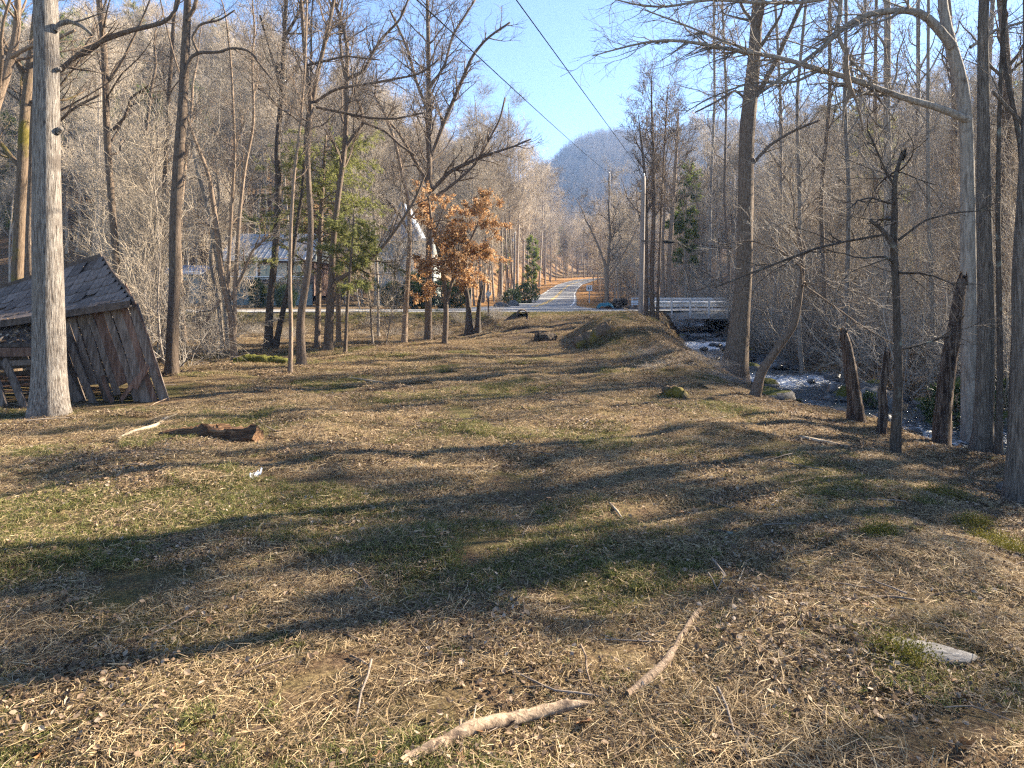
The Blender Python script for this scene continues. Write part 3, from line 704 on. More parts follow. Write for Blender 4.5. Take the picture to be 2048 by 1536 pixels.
hero('edge_tree', 'large grey trunk cut by the picture edge, nearest on the creek side', 8.3,
     [[(2054, 996, 84), (2050, 900, 64), (2052, 800, 60), (2054, 700, 54), (2050, 550, 48), (2053, 400, 44), (2056, 200, 38), (2056, 0, 34)]], 18, BARK_DRAB, 42,
     limbs=[[(2048, 250, 9), (2015, 215, 8), (1985, 182, 6)]], crown=dict(TALL, t0=.6), K=24, S=60)
hero('leaning_pole_tree', 'thin stem leaning against the large edge trunk', 9.6, [[(2022, 905, 22), (2026, 800, 18), (2034, 650, 14), (2040, 500, 12), (2044, 300, 10)]], 11, BARK_DARK, 43, crown=dict(THIN, t0=.6))
hero('leaning_sapling', 'crooked sapling leaning out over the creek water', 15.5,
     [[(1507, 779, 24), (1524, 742, 20), (1560, 692, 17), (1592, 650, 15), (1602, 600, 13), (1608, 560, 12), (1610, 520, 9), (1602, 460, 6)]], 5, BARK_BROWN, 44,
     limbs=[[(1606, 570, 5), (1650, 600, 4), (1720, 650, 3), (1790, 690, 2)], [(1608, 540, 5), (1560, 500, 4), (1500, 480, 3), (1440, 490, 2)]], crown=dict(n1=14, t0=.45, ang=(45, 90), L1=(.8, 2.2), n2=90, L2=(.4, 1.2), n3=380, L3=(.25, .7), n4=650, L4=(.12, .4), trop=.02, rmin=.003), twig=TWIG_PALE)
_rt = [(1600, 24, 11), (1650, 27, 13), (1692, 22, 13), (1775, 25, 24), (1760, 31, 13), (1835, 28, 14), (1862, 21, 12), (2010, 22, 32), (1555, 33, 10), (1725, 38, 11), (1900, 34, 20), (1975, 30, 16), (1420, 52, 9), (1455, 47, 8)]
_pos = ['pale tall trunk left of the hanging branch', 'tall trunk directly behind the hanging branch', 'tall trunk right behind the hanging branch', 'thick pale trunk above the snag', 'dim trunk just left of the thick pale trunk', 'grey trunk between the thick pale trunk and peeling tree',
        'grey stem left of the peeling tree fork', 'wide pale trunk between the straight trunk and the edge trunk', 'thin trunk near the leaning sapling top', 'faint far trunk over the split stump', 'broad shaded trunk behind the hollow trunk', 'shaded trunk half hidden by the straight trunk', 'thin trunk left of the massive mossy trunk', 'thin trunk close left of the massive mossy trunk']
for k, ((px, d, w), ps) in enumerate(zip(_rt, _pos)):
    rr = random.Random(k + 70)
    x = (px - 1024) / FPX * d; gz = ground_z(x, d); by = HOR + (EYE - gz) / d * FPX
    w *= .8
    st = [(px + rr.uniform(-8, 8), by, w * 1.25), (px + rr.uniform(-6, 6), by - 100, w), (px + rr.uniform(-8, 8), 400, w * .92), (px + rr.uniform(-10, 10), 200, w * .8), (px + rr.uniform(-12, 12), 0, w * .7)]
    hero('tall_tree', ps + ' across the creek', d, [st], 20, [BARK_PALE, BARK_BROWN, BARK_GREY][k % 3], 200 + k, crown=dict(FULL, n2=110, n3=400, n4=650, t0=.28, L1=(1.5, 3.4)), twig=TWIG_PALE if k % 2 else TWIG, group='tall trees across the creek', K=10)

# ---- foliage
NEEDLE = leafmat('hemlock_needle', [(0, (.10, .115, .03)), (.5, (.21, .22, .065)), (1, (.33, .33, .12))], .45)
PINE = leafmat('pine_needle', [(0, (.085, .12, .025)), (.5, (.17, .215, .045)), (1, (.27, .305, .08))], .45)
YEW = leafmat('yew_leaf', [(0, (.012, .028, .01)), (.6, (.03, .055, .018)), (1, (.06, .09, .03))], .2)
BROWN_LEAF = leafmat('marcescent_leaf', [(0, (.24, .12, .05)), (.35, (.42, .23, .10)), (.75, (.57, .36, .18)), (1, (.68, .50, .32))], .4)
RHODO = leafmat('rhododendron_leaf', [(0, (.02, .04, .015)), (.6, (.05, .08, .025)), (1, (.10, .13, .05))], .15, .4)

def blades(rng, pts, dirs, n, L, Wd, spread=.7, droop=0.):
    """n small pointed leaves for every point: V, T (2 triangles each)"""
    P = np.repeat(pts, n, 0); D = np.repeat(dirs, n, 0)
    d = norm(D + spread * rng.normal(size=P.shape) + np.array([0, 0, -droop]))
    s = norm(np.cross(d, rng.normal(size=P.shape)))
    l = rng.uniform(L[0], L[1], (len(P), 1)); w = rng.uniform(Wd[0], Wd[1], (len(P), 1))
    P = P + .05 * rng.normal(size=P.shape) * spread
    nrm = np.cross(d, s)
    V = np.stack([P, P + d * l * .5 + s * w + nrm * w * .3, P + d * l, P + d * l * .5 - s * w + nrm * w * .3], 1).reshape(-1, 3)
    b = np.arange(len(P))[:, None] * 4
    return V, np.concatenate([b + [0, 1, 2], b + [0, 2, 3]])

def along(rng, P, n):
    N, S, _ = P.shape
    i = rng.integers(0, N, n); f = rng.random(n) * (S - 1); k = np.minimum(f.astype(int), S - 2); fr = (f - k)[:, None]
    return P[i, k] * (1 - fr) + P[i, k + 1] * fr, norm(P[i, k + 1] - P[i, k])

# sparse hemlock in the middle of the clump
root, SP, SR = hero('hemlock_tree', 'sparse green hemlock among the bare trunks of the meadow-edge clump', 27.5,
     [[(634, 694, 14), (637, 600, 12), (640, 500, 11), (643, 420, 10), (648, 330, 7), (652, 270, 4)]], 0, BARK_BROWN, 45, crown=None)
rng = np.random.default_rng(451)
P1, R1 = grow(rng, np.array(SP), np.array(SR), 80, .36, 1, (65, 98), (2.2, 4.6), 7, .12, -.03, .35, .008, .03, .55)
P2, R2 = grow(rng, P1, R1, 900, .2, 1, (30, 60), (.4, 1.2), 4, .15, -.06, .5, .004, .02, .4, flat=.35)
g = Geo(); g.add(*tube(P1, R1, 5), m=0); V, Q, T = tube(P2, R2, 3, cap=False); g.add(V, Q, None, 0)
off = np.array(root.location)
link('branches', g.mesh('branches', BARK_BROWN, off), root)
pp, dd = along(rng, P2, 10500)
V, T = blades(rng, pp, dd, 3, (.07, .18), (.007, .018), .55, .25)
link('crown', Geo().add(V, None, T).mesh('crown', NEEDLE, off, smooth=False), root)

# lower green bough at the clump's right
root, SP, SR = hero('hemlock_sapling', 'young hemlock with bright low boughs beside the leaning brown tree', 24.5, [[(690, 712, 8), (694, 620, 7), (700, 540, 6), (705, 470, 4), (708, 420, 2)]], 0, BARK_BROWN, 46, crown=None)
P1, R1 = grow(rng, np.array(SP), np.array(SR), 20, .45, 1, (65, 100), (.7, 1.5), 6, .1, -.03, .4, .005, .02, .4)
P2, R2 = grow(rng, P1, R1, 200, .2, 1, (30, 60), (.25, .7), 4, .15, -.06, .5, .003, .02, .4, flat=.35)
off = np.array(root.location)
g = Geo(); g.add(*tube(P1, R1, 4), m=0); V, Q, T = tube(P2, R2, 3, cap=False); g.add(V, Q, None, 0); link('branches', g.mesh('branches', BARK_BROWN, off), root)
pp, dd = along(rng, P2, 3600); V, T = blades(rng, pp, dd, 3, (.06, .15), (.006, .016), .55, .25)
link('crown', Geo().add(V, None, T).mesh('crown', NEEDLE, off, smooth=False), root)

# the tree that kept its brown leaves
root, SP, SR = hero('brown_leaved_tree', 'small tree still holding its orange-brown leaves at the meadow end', 29,
     [[(889, 695, 13), (892, 640, 12), (892, 590, 11), (884, 530, 9), (872, 480, 8), (862, 430, 6), (858, 392, 3)], [(891, 620, 8), (905, 560, 7), (932, 500, 6), (955, 450, 4), (968, 415, 2)]], 0, BARK_BROWN, 47, crown=None)
rng = np.random.default_rng(471)
P1, R1 = grow(rng, np.array(SP), np.array(SR), 44, .30, 1, (45, 88), (1.0, 2.3), 7, .14, .02, .5, .008, .04, .45)
sh = P1[:, -1, 0] - P1[:, 0, 0]
P2, R2 = grow(rng, P1, R1, 240, .15, 1, (25, 60), (.4, 1.0), 4, .16, 0, .55, .005, .02, .4)
P3, R3 = grow(rng, P2, R2, 1200, .1, 1, (25, 60), (.15, .45), 3, .16, -.02, .6, .003, .01, .4)
off = np.array(root.location)
g = Geo(); g.add(*tube(P1, R1, 5)); V, Q, T = tube(P2, R2, 3, cap=False); g.add(V, Q); V, Q, T = tube(P3, R3, 3, cap=False); g.add(V, Q)
link('branches', g.mesh('branches', BARK_BROWN, off), root)
pp, dd = along(rng, P3, 10500)
keep = (bumps(pp[:, 0], pp[:, 2], 1.1, 61) > -.55)
pp, dd = pp[keep], dd[keep]
V, T = blades(rng, pp, dd, 2, (.07, .14), (.02, .04), .8, .35)
link('crown', Geo().add(V, None, T).mesh('crown', BROWN_LEAF, off, smooth=False), root)

# ---- generic hillside trees: a few of each kind, copied
def bare_variant(seed, Ht, r, n1=24, n2=150, n3=950, n4=2300, t0=.38, L1=(2.2, 4.6), fork=False, rmin=.010, mats=None):
    rng = np.random.default_rng(seed)
    P = np.stack([rng.normal(0, .16, 14).cumsum() * .6, rng.normal(0, .16, 14).cumsum() * .6, np.linspace(-.6, Ht, 14)], 1); P[0:2, :2] = P[0:2, :2] * 0
    R = r * np.linspace(1, .12, 14) ** .8; R[0] *= 1.3
    P, R = resample(P, R, 18)
    g = Geo(); V, Q, T = tube(P, R, 8, 1 + rng.normal(0, .04, (1, 18, 8))); g.add(V, Q, T, 0)
    p, q = resample(P, R, 18, 0); PP, RR = [p], [q]
    if fork:
        k = rng.integers(5, 9); fd = norm(np.array([rng.normal(), rng.normal(), 2.2]))
        f = np.array([P[k] + fd * s + np.array([0, 0, .012 * s * s]) for s in np.linspace(0, (Ht - P[k, 2]) * .85, 12)]); fr = np.linspace(R[k] * .8, .02, 12)
        f, fr = resample(f, fr, 18); V, Q, T = tube(f, fr, 7); g.add(V, Q, T, 0); PP.append(f); RR.append(fr)
    c = crown_geo(rng, np.array(PP), np.array(RR), None, None, n1=n1, t0=t0, L1=L1, n2=n2, n3=n3, n4=n4, L2=(.9, 2.6), L3=(.5, 1.4), L4=(.3, .8), rmin=rmin, trop=.14)
    for V_, in zip(c.v): pass
    base = g.n
    for arr in c.v: g.v.append(arr)
    for a_, m_ in zip(c.q, c.qm): g.q.append(a_ + base); g.qm.append(m_)
    for a_, m_ in zip(c.t, c.tm): g.t.append(a_ + base); g.tm.append(m_)
    g.n += c.n
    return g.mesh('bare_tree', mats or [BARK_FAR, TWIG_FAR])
VARS = [bare_variant(500 + k, [15, 18, 20, 17, 13, 16, 19][k], [.10, .13, .17, .12, .08, .11, .15][k], fork=k % 2 == 1, t0=[.22, .34, .42, .28, .16, .2, .36][k], n1=[22, 26, 26, 24, 18, 24, 26][k]) for k in range(7)]
FARV = [bare_variant(520 + k, 16, .22, n1=22, n2=110, n3=260, n4=0, t0=.2, rmin=.035, mats=[BARK_BROWN, TWIG]) for k in range(3)]

def conifer_variant(seed, Ht, r, matn, n1=60, t0=.25, spread=(1.2, 3.0), n2=420, npt=2600, leaf=((.10, .22), (.008, .02)), droop=0., sparse=None):
    rng = np.random.default_rng(seed)
    P = np.stack([rng.normal(0, .05, 14).cumsum(), rng.normal(0, .05, 14).cumsum(), np.linspace(-.5, Ht, 14)], 1); R = r * np.linspace(1, .1, 14)
    g = Geo(); g.add(*tube(P[None], R[None], 8), m=0)
    P1, R1 = grow(rng, P[None], R[None], n1, t0, .99, (60, 90), spread, 6, .08, .03 - droop, .3, .008, .05, .65)
    g.add(*tube(P1, R1, 4), m=0)
    P2, R2 = grow(rng, P1, R1, n2, .2, 1, (25, 60), (.4, 1.1), 3, .12, .03 - droop, .5, .005, .02, .3)
    V, Q, T = tube(P2, R2, 3, cap=False); g.add(V, Q, None, 0)
    pp, dd = along(rng, P2, npt); V, T = blades(rng, pp, dd, 4, leaf[0], leaf[1], .6, droop * 2); g.add(V, None, T, 1)
    return g.mesh('evergreen_tree', [BARK_FAR, matn])
PINES = [conifer_variant(540, 17, .2, PINE, n1=48, t0=.35, spread=(1.6, 3.6), npt=7500, leaf=((.16, .36), (.014, .034))), conifer_variant(541, 13, .16, PINE, n1=46, t0=.25, spread=(1.2, 3.0), npt=6500, leaf=((.16, .36), (.014, .034)))]
HEMS = [conifer_variant(550, 15, .2, NEEDLE, n1=90, t0=.12, spread=(1.6, 3.8), n2=800, npt=11000, droop=.05, leaf=((.12, .30), (.014, .036)))]

rnd = random.Random(11)
def road_clear(x, y):
    d1 = float(polydist(np.array([x]), np.array([y]), VALLEY)[0][0]); d2 = float(polydist(np.array([x]), np.array([y]), CROSS)[0][0])
    return min(d1, d2)
BUILDINGS = [(-21.0, 61.0, 6.0), (-9.0, 58.5, 5.0), (-27.5, 57.5, 4.0)]
def ok_spot(x, y, placed, gap):
    px = 1024 + x / y * FPX
    if road_clear(x, y) < 4.2: return False
    if 985 < px < 1195 and y < 120: return False
    if 1040 < px < 1230 and y < 165 and x < 14: return False
    if any(math.hypot(x - a, y - b_) < c for a, b_, c in BUILDINGS): return False
    if abs(x - float(stream_x(y))) < 2.2: return False
    if px < 985 and y < 47: return False
    if 1825 < px < 1918 and y < 46: return False
    for (a, b_, c) in placed:
        if math.hypot(x - a, y - b_) < gap: return False
    return True
def spread_trees(n, xr, yr, gap, pxr, cond=None, placed=None):
    placed = [] if placed is None else placed; out = []
    for _ in range(n * 60):
        y = yr[0] + (yr[1] - yr[0]) * rnd.random() ** 1.2; x = rnd.uniform(*xr)
        px = 1024 + x / y * FPX
        if not (pxr[0] < px < pxr[1]): continue
        if cond and not cond(x, y): continue
        if not ok_spot(x, y, placed, gap): continue
        placed.append((x, y, 0)); out.append((x, y))
        if len(out) >= n: break
    return out
first = {}
def put(mesh, name, label, cat, group, x, y, s, rz):
    o = link(name, mesh, None, (x, y, ground_z(x, y) - .05))
    o.scale = (s * rnd.uniform(.9, 1.1), s * rnd.uniform(.9, 1.1), s); o.rotation_euler = (rnd.gauss(0, .025), rnd.gauss(0, .025), rz)
    return tag(o, label, cat, group)
all_spots = []
SAPS = [bare_variant(560 + k, [6.5, 8, 5][k], [.04, .05, .035][k], n1=22, n2=90, n3=420, n4=800, t0=.15, L1=(.9, 2.2), rmin=.006) for k in range(3)]
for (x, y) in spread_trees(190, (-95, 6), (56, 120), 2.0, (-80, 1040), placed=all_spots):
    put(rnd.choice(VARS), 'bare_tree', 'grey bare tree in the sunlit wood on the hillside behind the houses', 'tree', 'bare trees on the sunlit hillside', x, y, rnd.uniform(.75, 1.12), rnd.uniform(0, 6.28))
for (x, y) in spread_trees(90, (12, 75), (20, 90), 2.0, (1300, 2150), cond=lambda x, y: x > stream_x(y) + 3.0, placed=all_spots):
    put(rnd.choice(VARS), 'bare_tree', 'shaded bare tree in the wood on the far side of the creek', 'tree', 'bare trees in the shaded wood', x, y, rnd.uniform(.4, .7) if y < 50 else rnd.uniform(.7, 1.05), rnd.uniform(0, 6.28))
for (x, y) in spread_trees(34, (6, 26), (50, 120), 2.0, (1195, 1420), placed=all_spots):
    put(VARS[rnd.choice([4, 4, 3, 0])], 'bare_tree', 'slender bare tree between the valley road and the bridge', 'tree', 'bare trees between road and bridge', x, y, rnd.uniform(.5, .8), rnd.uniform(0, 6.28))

for k, (px, d, s) in enumerate([(988, 74, 1.0), (1002, 82, 1.15), (1018, 90, 1.1), (1030, 84, 1.0), (1012, 104, 1.25), (1035, 108, 1.3), (1048, 116, 1.25), (1058, 128, 1.35), (1066, 140, 1.4), (1078, 150, 1.4), (1090, 162, 1.35), (1100, 172, 1.4), (1044, 135, 1.4), (1070, 165, 1.5), (1022, 122, 1.35), (996, 95, 1.2)]):
    x = (px - 1024) / FPX * d
    if road_clear(x, d) < 3.8: x -= 4.2 - road_clear(x, d)
    put(VARS[(1, 2, 6, 3)[k % 4]], 'bare_tree', 'tall bare tree on the slope close above the climbing road', 'tree', 'tall trees above the climbing road', x, d, s, k * 1.9)

# ---- scatter of uncountable things on points
def scatter(name, label, cat, pts, rots, scls, idx, protos, kind='stuff'):
    me = bpy.data.meshes.new(name)
    me.vertices.add(len(pts)); me.vertices.foreach_set('co', np.asarray(pts, np.float32).ravel())
    a = me.attributes.new('rot', 'FLOAT_VECTOR', 'POINT'); a.data.foreach_set('vector', np.asarray(rots, np.float32).ravel())
    a = me.attributes.new('scl', 'FLOAT', 'POINT'); a.data.foreach_set('value', np.asarray(scls, np.float32))
    a = me.attributes.new('pick', 'INT', 'POINT'); a.data.foreach_set('value', np.asarray(idx, np.int32))
    o = link(name, me)
    cc = bpy.data.collections.new(name + '_kinds')
    for k, pm in enumerate(protos):
        cc.objects.link(bpy.data.objects.new('%s_kind_%02d' % (name, k), pm))
    ng = bpy.data.node_groups.new(name, 'GeometryNodeTree')
    ng.interface.new_socket('Geometry', in_out='INPUT', socket_type='NodeSocketGeometry'); ng.interface.new_socket('Geometry', in_out='OUTPUT', socket_type='NodeSocketGeometry')
    N, L = ng.nodes.new, ng.links.new
    gi, go = N('NodeGroupInput'), N('NodeGroupOutput')
    ci = N('GeometryNodeCollectionInfo'); ci.inputs['Collection'].default_value = cc; ci.inputs['Separate Children'].default_value = True; ci.inputs['Reset Children'].default_value = True
    ip = N('GeometryNodeInstanceOnPoints'); ip.inputs['Pick Instance'].default_value = True
    def attr(n, t):
        x = N('GeometryNodeInputNamedAttribute'); x.data_type = t; x.inputs['Name'].default_value = n; return x.outputs['Attribute']
    L(gi.outputs[0], ip.inputs['Points']); L(ci.outputs[0], ip.inputs['Instance']); L(attr('pick', 'INT'), ip.inputs['Instance Index'])
    er = N('FunctionNodeEulerToRotation'); L(attr('rot', 'FLOAT_VECTOR'), er.inputs[0]); L(er.outputs[0], ip.inputs['Rotation'])
    L(attr('scl', 'FLOAT'), ip.inputs['Scale']); L(ip.outputs[0], go.inputs[0])
    md = o.modifiers.new('scatter', 'NODES'); md.node_group = ng
    return tag(o, label, cat, kind=kind)

rg = np.random.default_rng(77)
# the wood beyond those one can tell apart
S = []
for (xr, yr, n, pxr) in (((-170, 20), (60, 300), 1700, (-150, 1060)), ((18, 170), (45, 260), 420, (1330, 2250)), ((5, 60), (120, 330), 320, (1060, 1420))):
    c = 0
    while c < n:
        y = rg.uniform(*yr); x = rg.uniform(*xr); px = 1024 + x / y * FPX
        if not (pxr[0] < px < pxr[1]) or not ok_spot(x, y, [], 0): continue
        S.append((x, y)); c += 1
S = np.array(S); z = H(S[:, 0], S[:, 1]) - .05
n = len(S)
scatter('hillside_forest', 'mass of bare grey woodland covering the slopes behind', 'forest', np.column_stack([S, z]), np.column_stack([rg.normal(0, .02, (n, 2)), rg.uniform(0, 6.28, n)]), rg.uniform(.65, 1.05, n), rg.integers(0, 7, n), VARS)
# forest on the far ridge
n = 15000
X = rg.uniform(-40, 480, n); Y = rg.uniform(440, 830, n)
vis = (1024 + X / Y * FPX > 1020) & (1024 + X / Y * FPX < 2000)
X, Y = X[vis], Y[vis]; n = len(X)
scatter('distant_forest', 'far forest covering the blue mountain ridge', 'forest', np.column_stack([X, Y, ridge_z(X, Y) - .3]), np.column_stack([np.zeros((n, 2)), rg.uniform(0, 6.28, n)]), rg.uniform(.7, 1.15, n), rg.integers(0, 3, n), FARV)
# evergreens on the slopes
for k, (px, d, s, kind, lab) in enumerate([(1066, 92, .62, 1, 'bright green pine standing left of the climbing road'), (1372, 62, .82, 0, 'tall yellow-green pine above the bridge'), (150, 95, 1.15, 0, 'tall pine high on the wooded slope above the shed'), (60, 80, 1.1, 1, 'dark pine on the slope behind the mossy trunk'),
                                   (262, 110, 1.2, 0, 'pine high on the slope above the straight slim trunk'), (300, 88, 1.0, 1, 'smaller pine on the slope beside the curved stem'), (10, 100, 1.2, 0, 'pine at the edge of the slope behind the leaning tan tree'), (430, 120, 1.25, 0, 'pine near the skyline above the many-stemmed tree'),
                                   (1010, 125, .75, 1, 'dark green pine on the slope above the valley road'), (1120, 215, .8, 0, 'pine closing the far bend of the valley road'), (1385, 95, .7, 1, 'farther pine behind the double-trunked roadside tree'),
                                   (30, 66, 1.0, 1, 'olive pine behind the arching limb at the picture corner'), (130, 70, 1.15, 0, 'olive pine just right of the grey furrowed trunk'), (215, 74, 1.1, 1, 'olive pine behind the straight slim trunk'), (290, 68, .9, 0, 'olive pine between the straight slim trunk and the tall dark trunk'), (95, 84, 1.2, 0, 'pine hidden behind the grey furrowed trunk top'), (400, 80, 1.0, 1, 'olive pine right of the tall dark trunk')]):
    x = (px - 1024) / FPX * d
    tag(link('pine_tree', PINES[kind], None, (x, d, ground_z(x, d) - .05)), lab, 'tree', 'pines on the slopes').scale = (s, s, s)
for k, (x, y, s, lab) in enumerate([(24, 44, .8, 'dark hemlock beside the red car'), (30, 58, 1.1, 'dark hemlock on the shaded slope behind the red car'), (44, 60, 1.2, 'tall hemlock high on the shaded slope'), (36, 75, 1.2, 'hemlock crowning the shaded slope')]):
    o = tag(link('hemlock_tree', HEMS[0], None, (x, y, ground_z(x, y) - .05)), lab, 'tree', 'hemlocks in the shaded wood'); o.scale = (s, s, s); o.rotation_euler = (0, 0, k * 1.7)

HEMTHIN = conifer_variant(552, 15, .2, NEEDLE, n1=70, t0=.12, spread=(1.6, 3.8), n2=600, npt=5600, droop=.05, leaf=((.12, .30), (.012, .03)))
for k, (x, y, s, lab) in enumerate([(15.0, 14.2, .82, 'hemlock past the picture edge whose shadow crosses the meadow'), (11.6, 10.3, .6, 'low hemlock past the picture edge beside the large edge trunk'), (18.6, 15.4, .98, 'taller hemlock past the picture edge beyond the creek'), (13.4, 11.9, .66, 'shorter hemlock past the picture edge near the creek bend'), (20.5, 18.6, .95, 'tall hemlock past the picture edge on the rise')]):
    o = tag(link('hemlock_tree', HEMTHIN, None, (x, y, ground_z(x, y) - .05)), lab, 'tree', 'hemlocks past the picture edge'); o.scale = (s * .8, s * .8, s); o.rotation_euler = (0, 0, k * 2.1 + 1)
for k, (x, y, s) in enumerate([(16, 7.5, .8), (14.5, 9.5, .7), (24, 11, .9), (12.5, 2.0, .6)]):
    put(VARS[k % 7], 'bare_tree', 'bare tree past the picture edge casting streaks on the meadow', 'tree', 'bare trees past the picture edge', x, y, s, k * 1.3)
for k, (px, d) in enumerate([(838, 49), (722, 48), (590, 51), (480, 52), (778, 53)]):
    x = (px - 1024) / FPX * d
    put(SAPS[k % 3], 'bare_sapling', 'bare sapling screening the houses behind the road', 'sapling', 'saplings before the houses', x, d, rnd.uniform(.8, 1.2), rnd.uniform(0, 6.28))
_sp = []
while len(_sp) < 15:
    d_ = rnd.uniform(20.5, 34); px_ = rnd.uniform(225, 800)
    x_ = (px_ - 1024) / FPX * d_
    if any(math.hypot(x_ - a, d_ - b_) < .8 for a, b_ in _sp) or 462 < px_ < 745 or 355 < px_ < 425 or 770 < px_: continue
    _sp.append((x_, d_))
    put(rnd.choice(SAPS), 'bare_sapling', 'thin bare sapling in the clump at the meadow edge', 'sapling', 'saplings at the meadow edge', x_, d_, rnd.uniform(.7, 1.15), rnd.uniform(0, 6.28))
_sp = []
while len(_sp) < 34:
    d_ = rnd.uniform(18, 42); x_ = float(stream_x(d_)) + rnd.uniform(2.2, 14); px_ = 1024 + x_ / d_ * FPX
    if not 1480 < px_ < 2090 or 1832 < px_ < 1915 or any(math.hypot(x_ - a, d_ - b_) < .8 for a, b_ in _sp): continue
    _sp.append((x_, d_))
    put(rnd.choice(SAPS), 'bare_sapling', 'thin bare sapling in the shaded tangle beyond the creek', 'sapling', 'saplings beyond the creek', x_, d_, rnd.uniform(.7, 1.2), rnd.uniform(0, 6.28))
# ---- shrubs of arching twigs along the creek
def shrub_variant(seed, n=16, Hh=(1.8, 3.6), lean=.5):
    rng = np.random.default_rng(seed)
    P = np.empty((n, 9, 3)); P[:, 0] = np.column_stack([rng.normal(0, .18, (n, 2)), np.full(n, -.1)])
    d = norm(np.column_stack([rng.normal(0, lean, (n, 2)), np.ones(n)])); L = rng.uniform(*Hh, n)
    for s in range(8):
        d = norm(d + .13 * rng.normal(size=(n, 3)) + np.array([0, 0, .10 - .035 * s])); P[:, s + 1] = P[:, s] + d * (L / 8)[:, None]
    R = rng.uniform(.010, .024, n)[:, None] * np.linspace(1, .3, 9)
    g = Geo(); g.add(*tube(P, R, 5), m=0)
    P2, R2 = grow(rng, P, R, n * 9, .2, 1, (30, 75), (.5, 1.5), 5, .2, .0, .6, .006, .014, .3); V, Q, T = tube(P2, R2, 3, cap=False); g.add(V, Q, None, 0)
    P3, R3 = grow(rng, P2, R2, n * 40, .15, 1, (30, 75), (.2, .7), 3, .2, .0, .6, .0042, .008, .3); V, Q, T = tube(P3, R3, 3, cap=False); g.add(V, Q, None, 0)
    return g.mesh('twiggy_shrub', TWIG_PALE)
SHRUBS = [shrub_variant(600, 14), shrub_variant(601, 18, (1.2, 2.4), .7), shrub_variant(602, 12, (2.8, 5.2), .4), shrub_variant(603, 20, (1.0, 2.0), .9)]
def shrub_spots(n, xr, yr, gap, cond):
    out = []
    for _ in range(n * 80):
        x, y = rnd.uniform(*xr), rnd.uniform(*yr)
        if not cond(x, y) or any(math.hypot(x - a, y - b_) < gap for a, b_ in out): continue
        out.append((x, y))
        if len(out) >= n: break
    return out
for x, y in shrub_spots(100, (10, 27), (13, 42), .6, lambda x, y: x - stream_x(y) > 1.7 and 1450 < 1024 + x / y * FPX < 2120 and not 1832 < 1024 + x / y * FPX < 1912):
    put(rnd.choice(SHRUBS), 'twiggy_shrub', 'leafless pale twiggy shrub in the tangle across the creek', 'shrub', 'twiggy shrubs across the creek', x, y, rnd.uniform(.8, 1.35), rnd.uniform(0, 6.28))
for x, y in shrub_spots(26, (-22, -.5), (32.5, 38.2), .7, lambda x, y: 280 < 1024 + x / y * FPX < 1040):
    put(SHRUBS[rnd.choice([1, 3, 3])], 'twiggy_shrub', 'low brown twiggy brush on the bank below the road', 'shrub', 'brush on the road bank', x, y, rnd.uniform(.2, .42), rnd.uniform(0, 6.28))
for x, y in shrub_spots(22, (9, 24), (47, 75), 1.0, lambda x, y: 1195 < 1024 + x / y * FPX < 1500 and road_clear(x, y) > 3.8):
    put(rnd.choice(SHRUBS), 'twiggy_shrub', 'leafless brushy shrub behind the bridge and woodpile', 'shrub', 'brush behind the bridge', x, y, rnd.uniform(.8, 1.3), rnd.uniform(0, 6.28))
for x, y in shrub_spots(9, (-24, -9), (19, 32), 1.2, lambda x, y: 250 < 1024 + x / y * FPX < 460):
    put(SHRUBS[rnd.choice([0, 2])], 'twiggy_shrub', 'thin leafless sapling brush under the meadow-edge trees', 'shrub', 'brush under the meadow-edge trees', x, y, rnd.uniform(.6, 1.1), rnd.uniform(0, 6.28))

for x, y in shrub_spots(16, (-4, 14), (50, 120), 1.5, lambda x, y: 3.6 < road_clear(x, y) < 7 and polydist(np.array([x]), np.array([y]), VALLEY)[1][0] > 0 and 1024 + x / y * FPX > 985):
    put(SHRUBS[rnd.choice([1, 3])], 'twiggy_shrub', 'leafless brush on the orange bank of the climbing road', 'shrub', 'brush on the climbing road bank', x, y, rnd.uniform(.35, .8), rnd.uniform(0, 6.28))
for k in range(16):
    a_ = rnd.uniform(0, 6.28); q_ = rnd.random() ** .6; x, y = 5.0 + 1.5 * q_ * math.cos(a_), 20.4 + 2.3 * q_ * math.sin(a_)
    o = put(SHRUBS[k % 4], 'brush_heap', 'flattened heap of dead twigs on the low mound by the berm', 'brush', 'dead brush on the low mound', x, y, .5, rnd.uniform(0, 6.28)); o.scale = (.42, .42, .13); o.rotation_euler = (rnd.gauss(0, .15), rnd.gauss(0, .15), rnd.uniform(0, 6.28))
# ---- leafy evergreen bushes
def bush_variant(seed, n, rx, rz, matn, leaf=((.05, .12), (.012, .03)), cone=False):
    rng = np.random.default_rng(seed)
    d = norm(rng.normal(size=(n, 3))); r = rng.uniform(.45, 1.05, (n, 1)) ** .6
    p = d * r * np.array([rx, rx, rz]); p[:, 2] += rz * .95
    lump = 1 + .18 * np.sin(d[:, 0:1] * 5 + seed) * np.sin(d[:, 2:3] * 6) ; p[:, :2] *= lump
    if cone: p[:, :2] *= (1.15 - .55 * p[:, 2:3] / (2 * rz))
    p[:, 2] = np.maximum(p[:, 2], .03)
    V, T = blades(rng, p, d + np.array([0, 0, .4]), 4, leaf[0], leaf[1], .7)
    g = Geo().add(V, None, T, 1)
    st = np.stack([np.zeros((6, 3)) - [0, 0, .1], rng.normal(0, rx * .4, (6, 3)) + [0, 0, rz]], 1); st = np.concatenate([st[:, :1], (st[:, :1] + st[:, 1:]) / 2 + rng.normal(0, .05, (6, 1, 3)), st[:, 1:]], 1)
    V, Q, T = tube(st, np.full((6, 3), .03), 5); g.add(V, Q, T, 0)
    return g.mesh('evergreen_bush', [BARK_BROWN, matn])
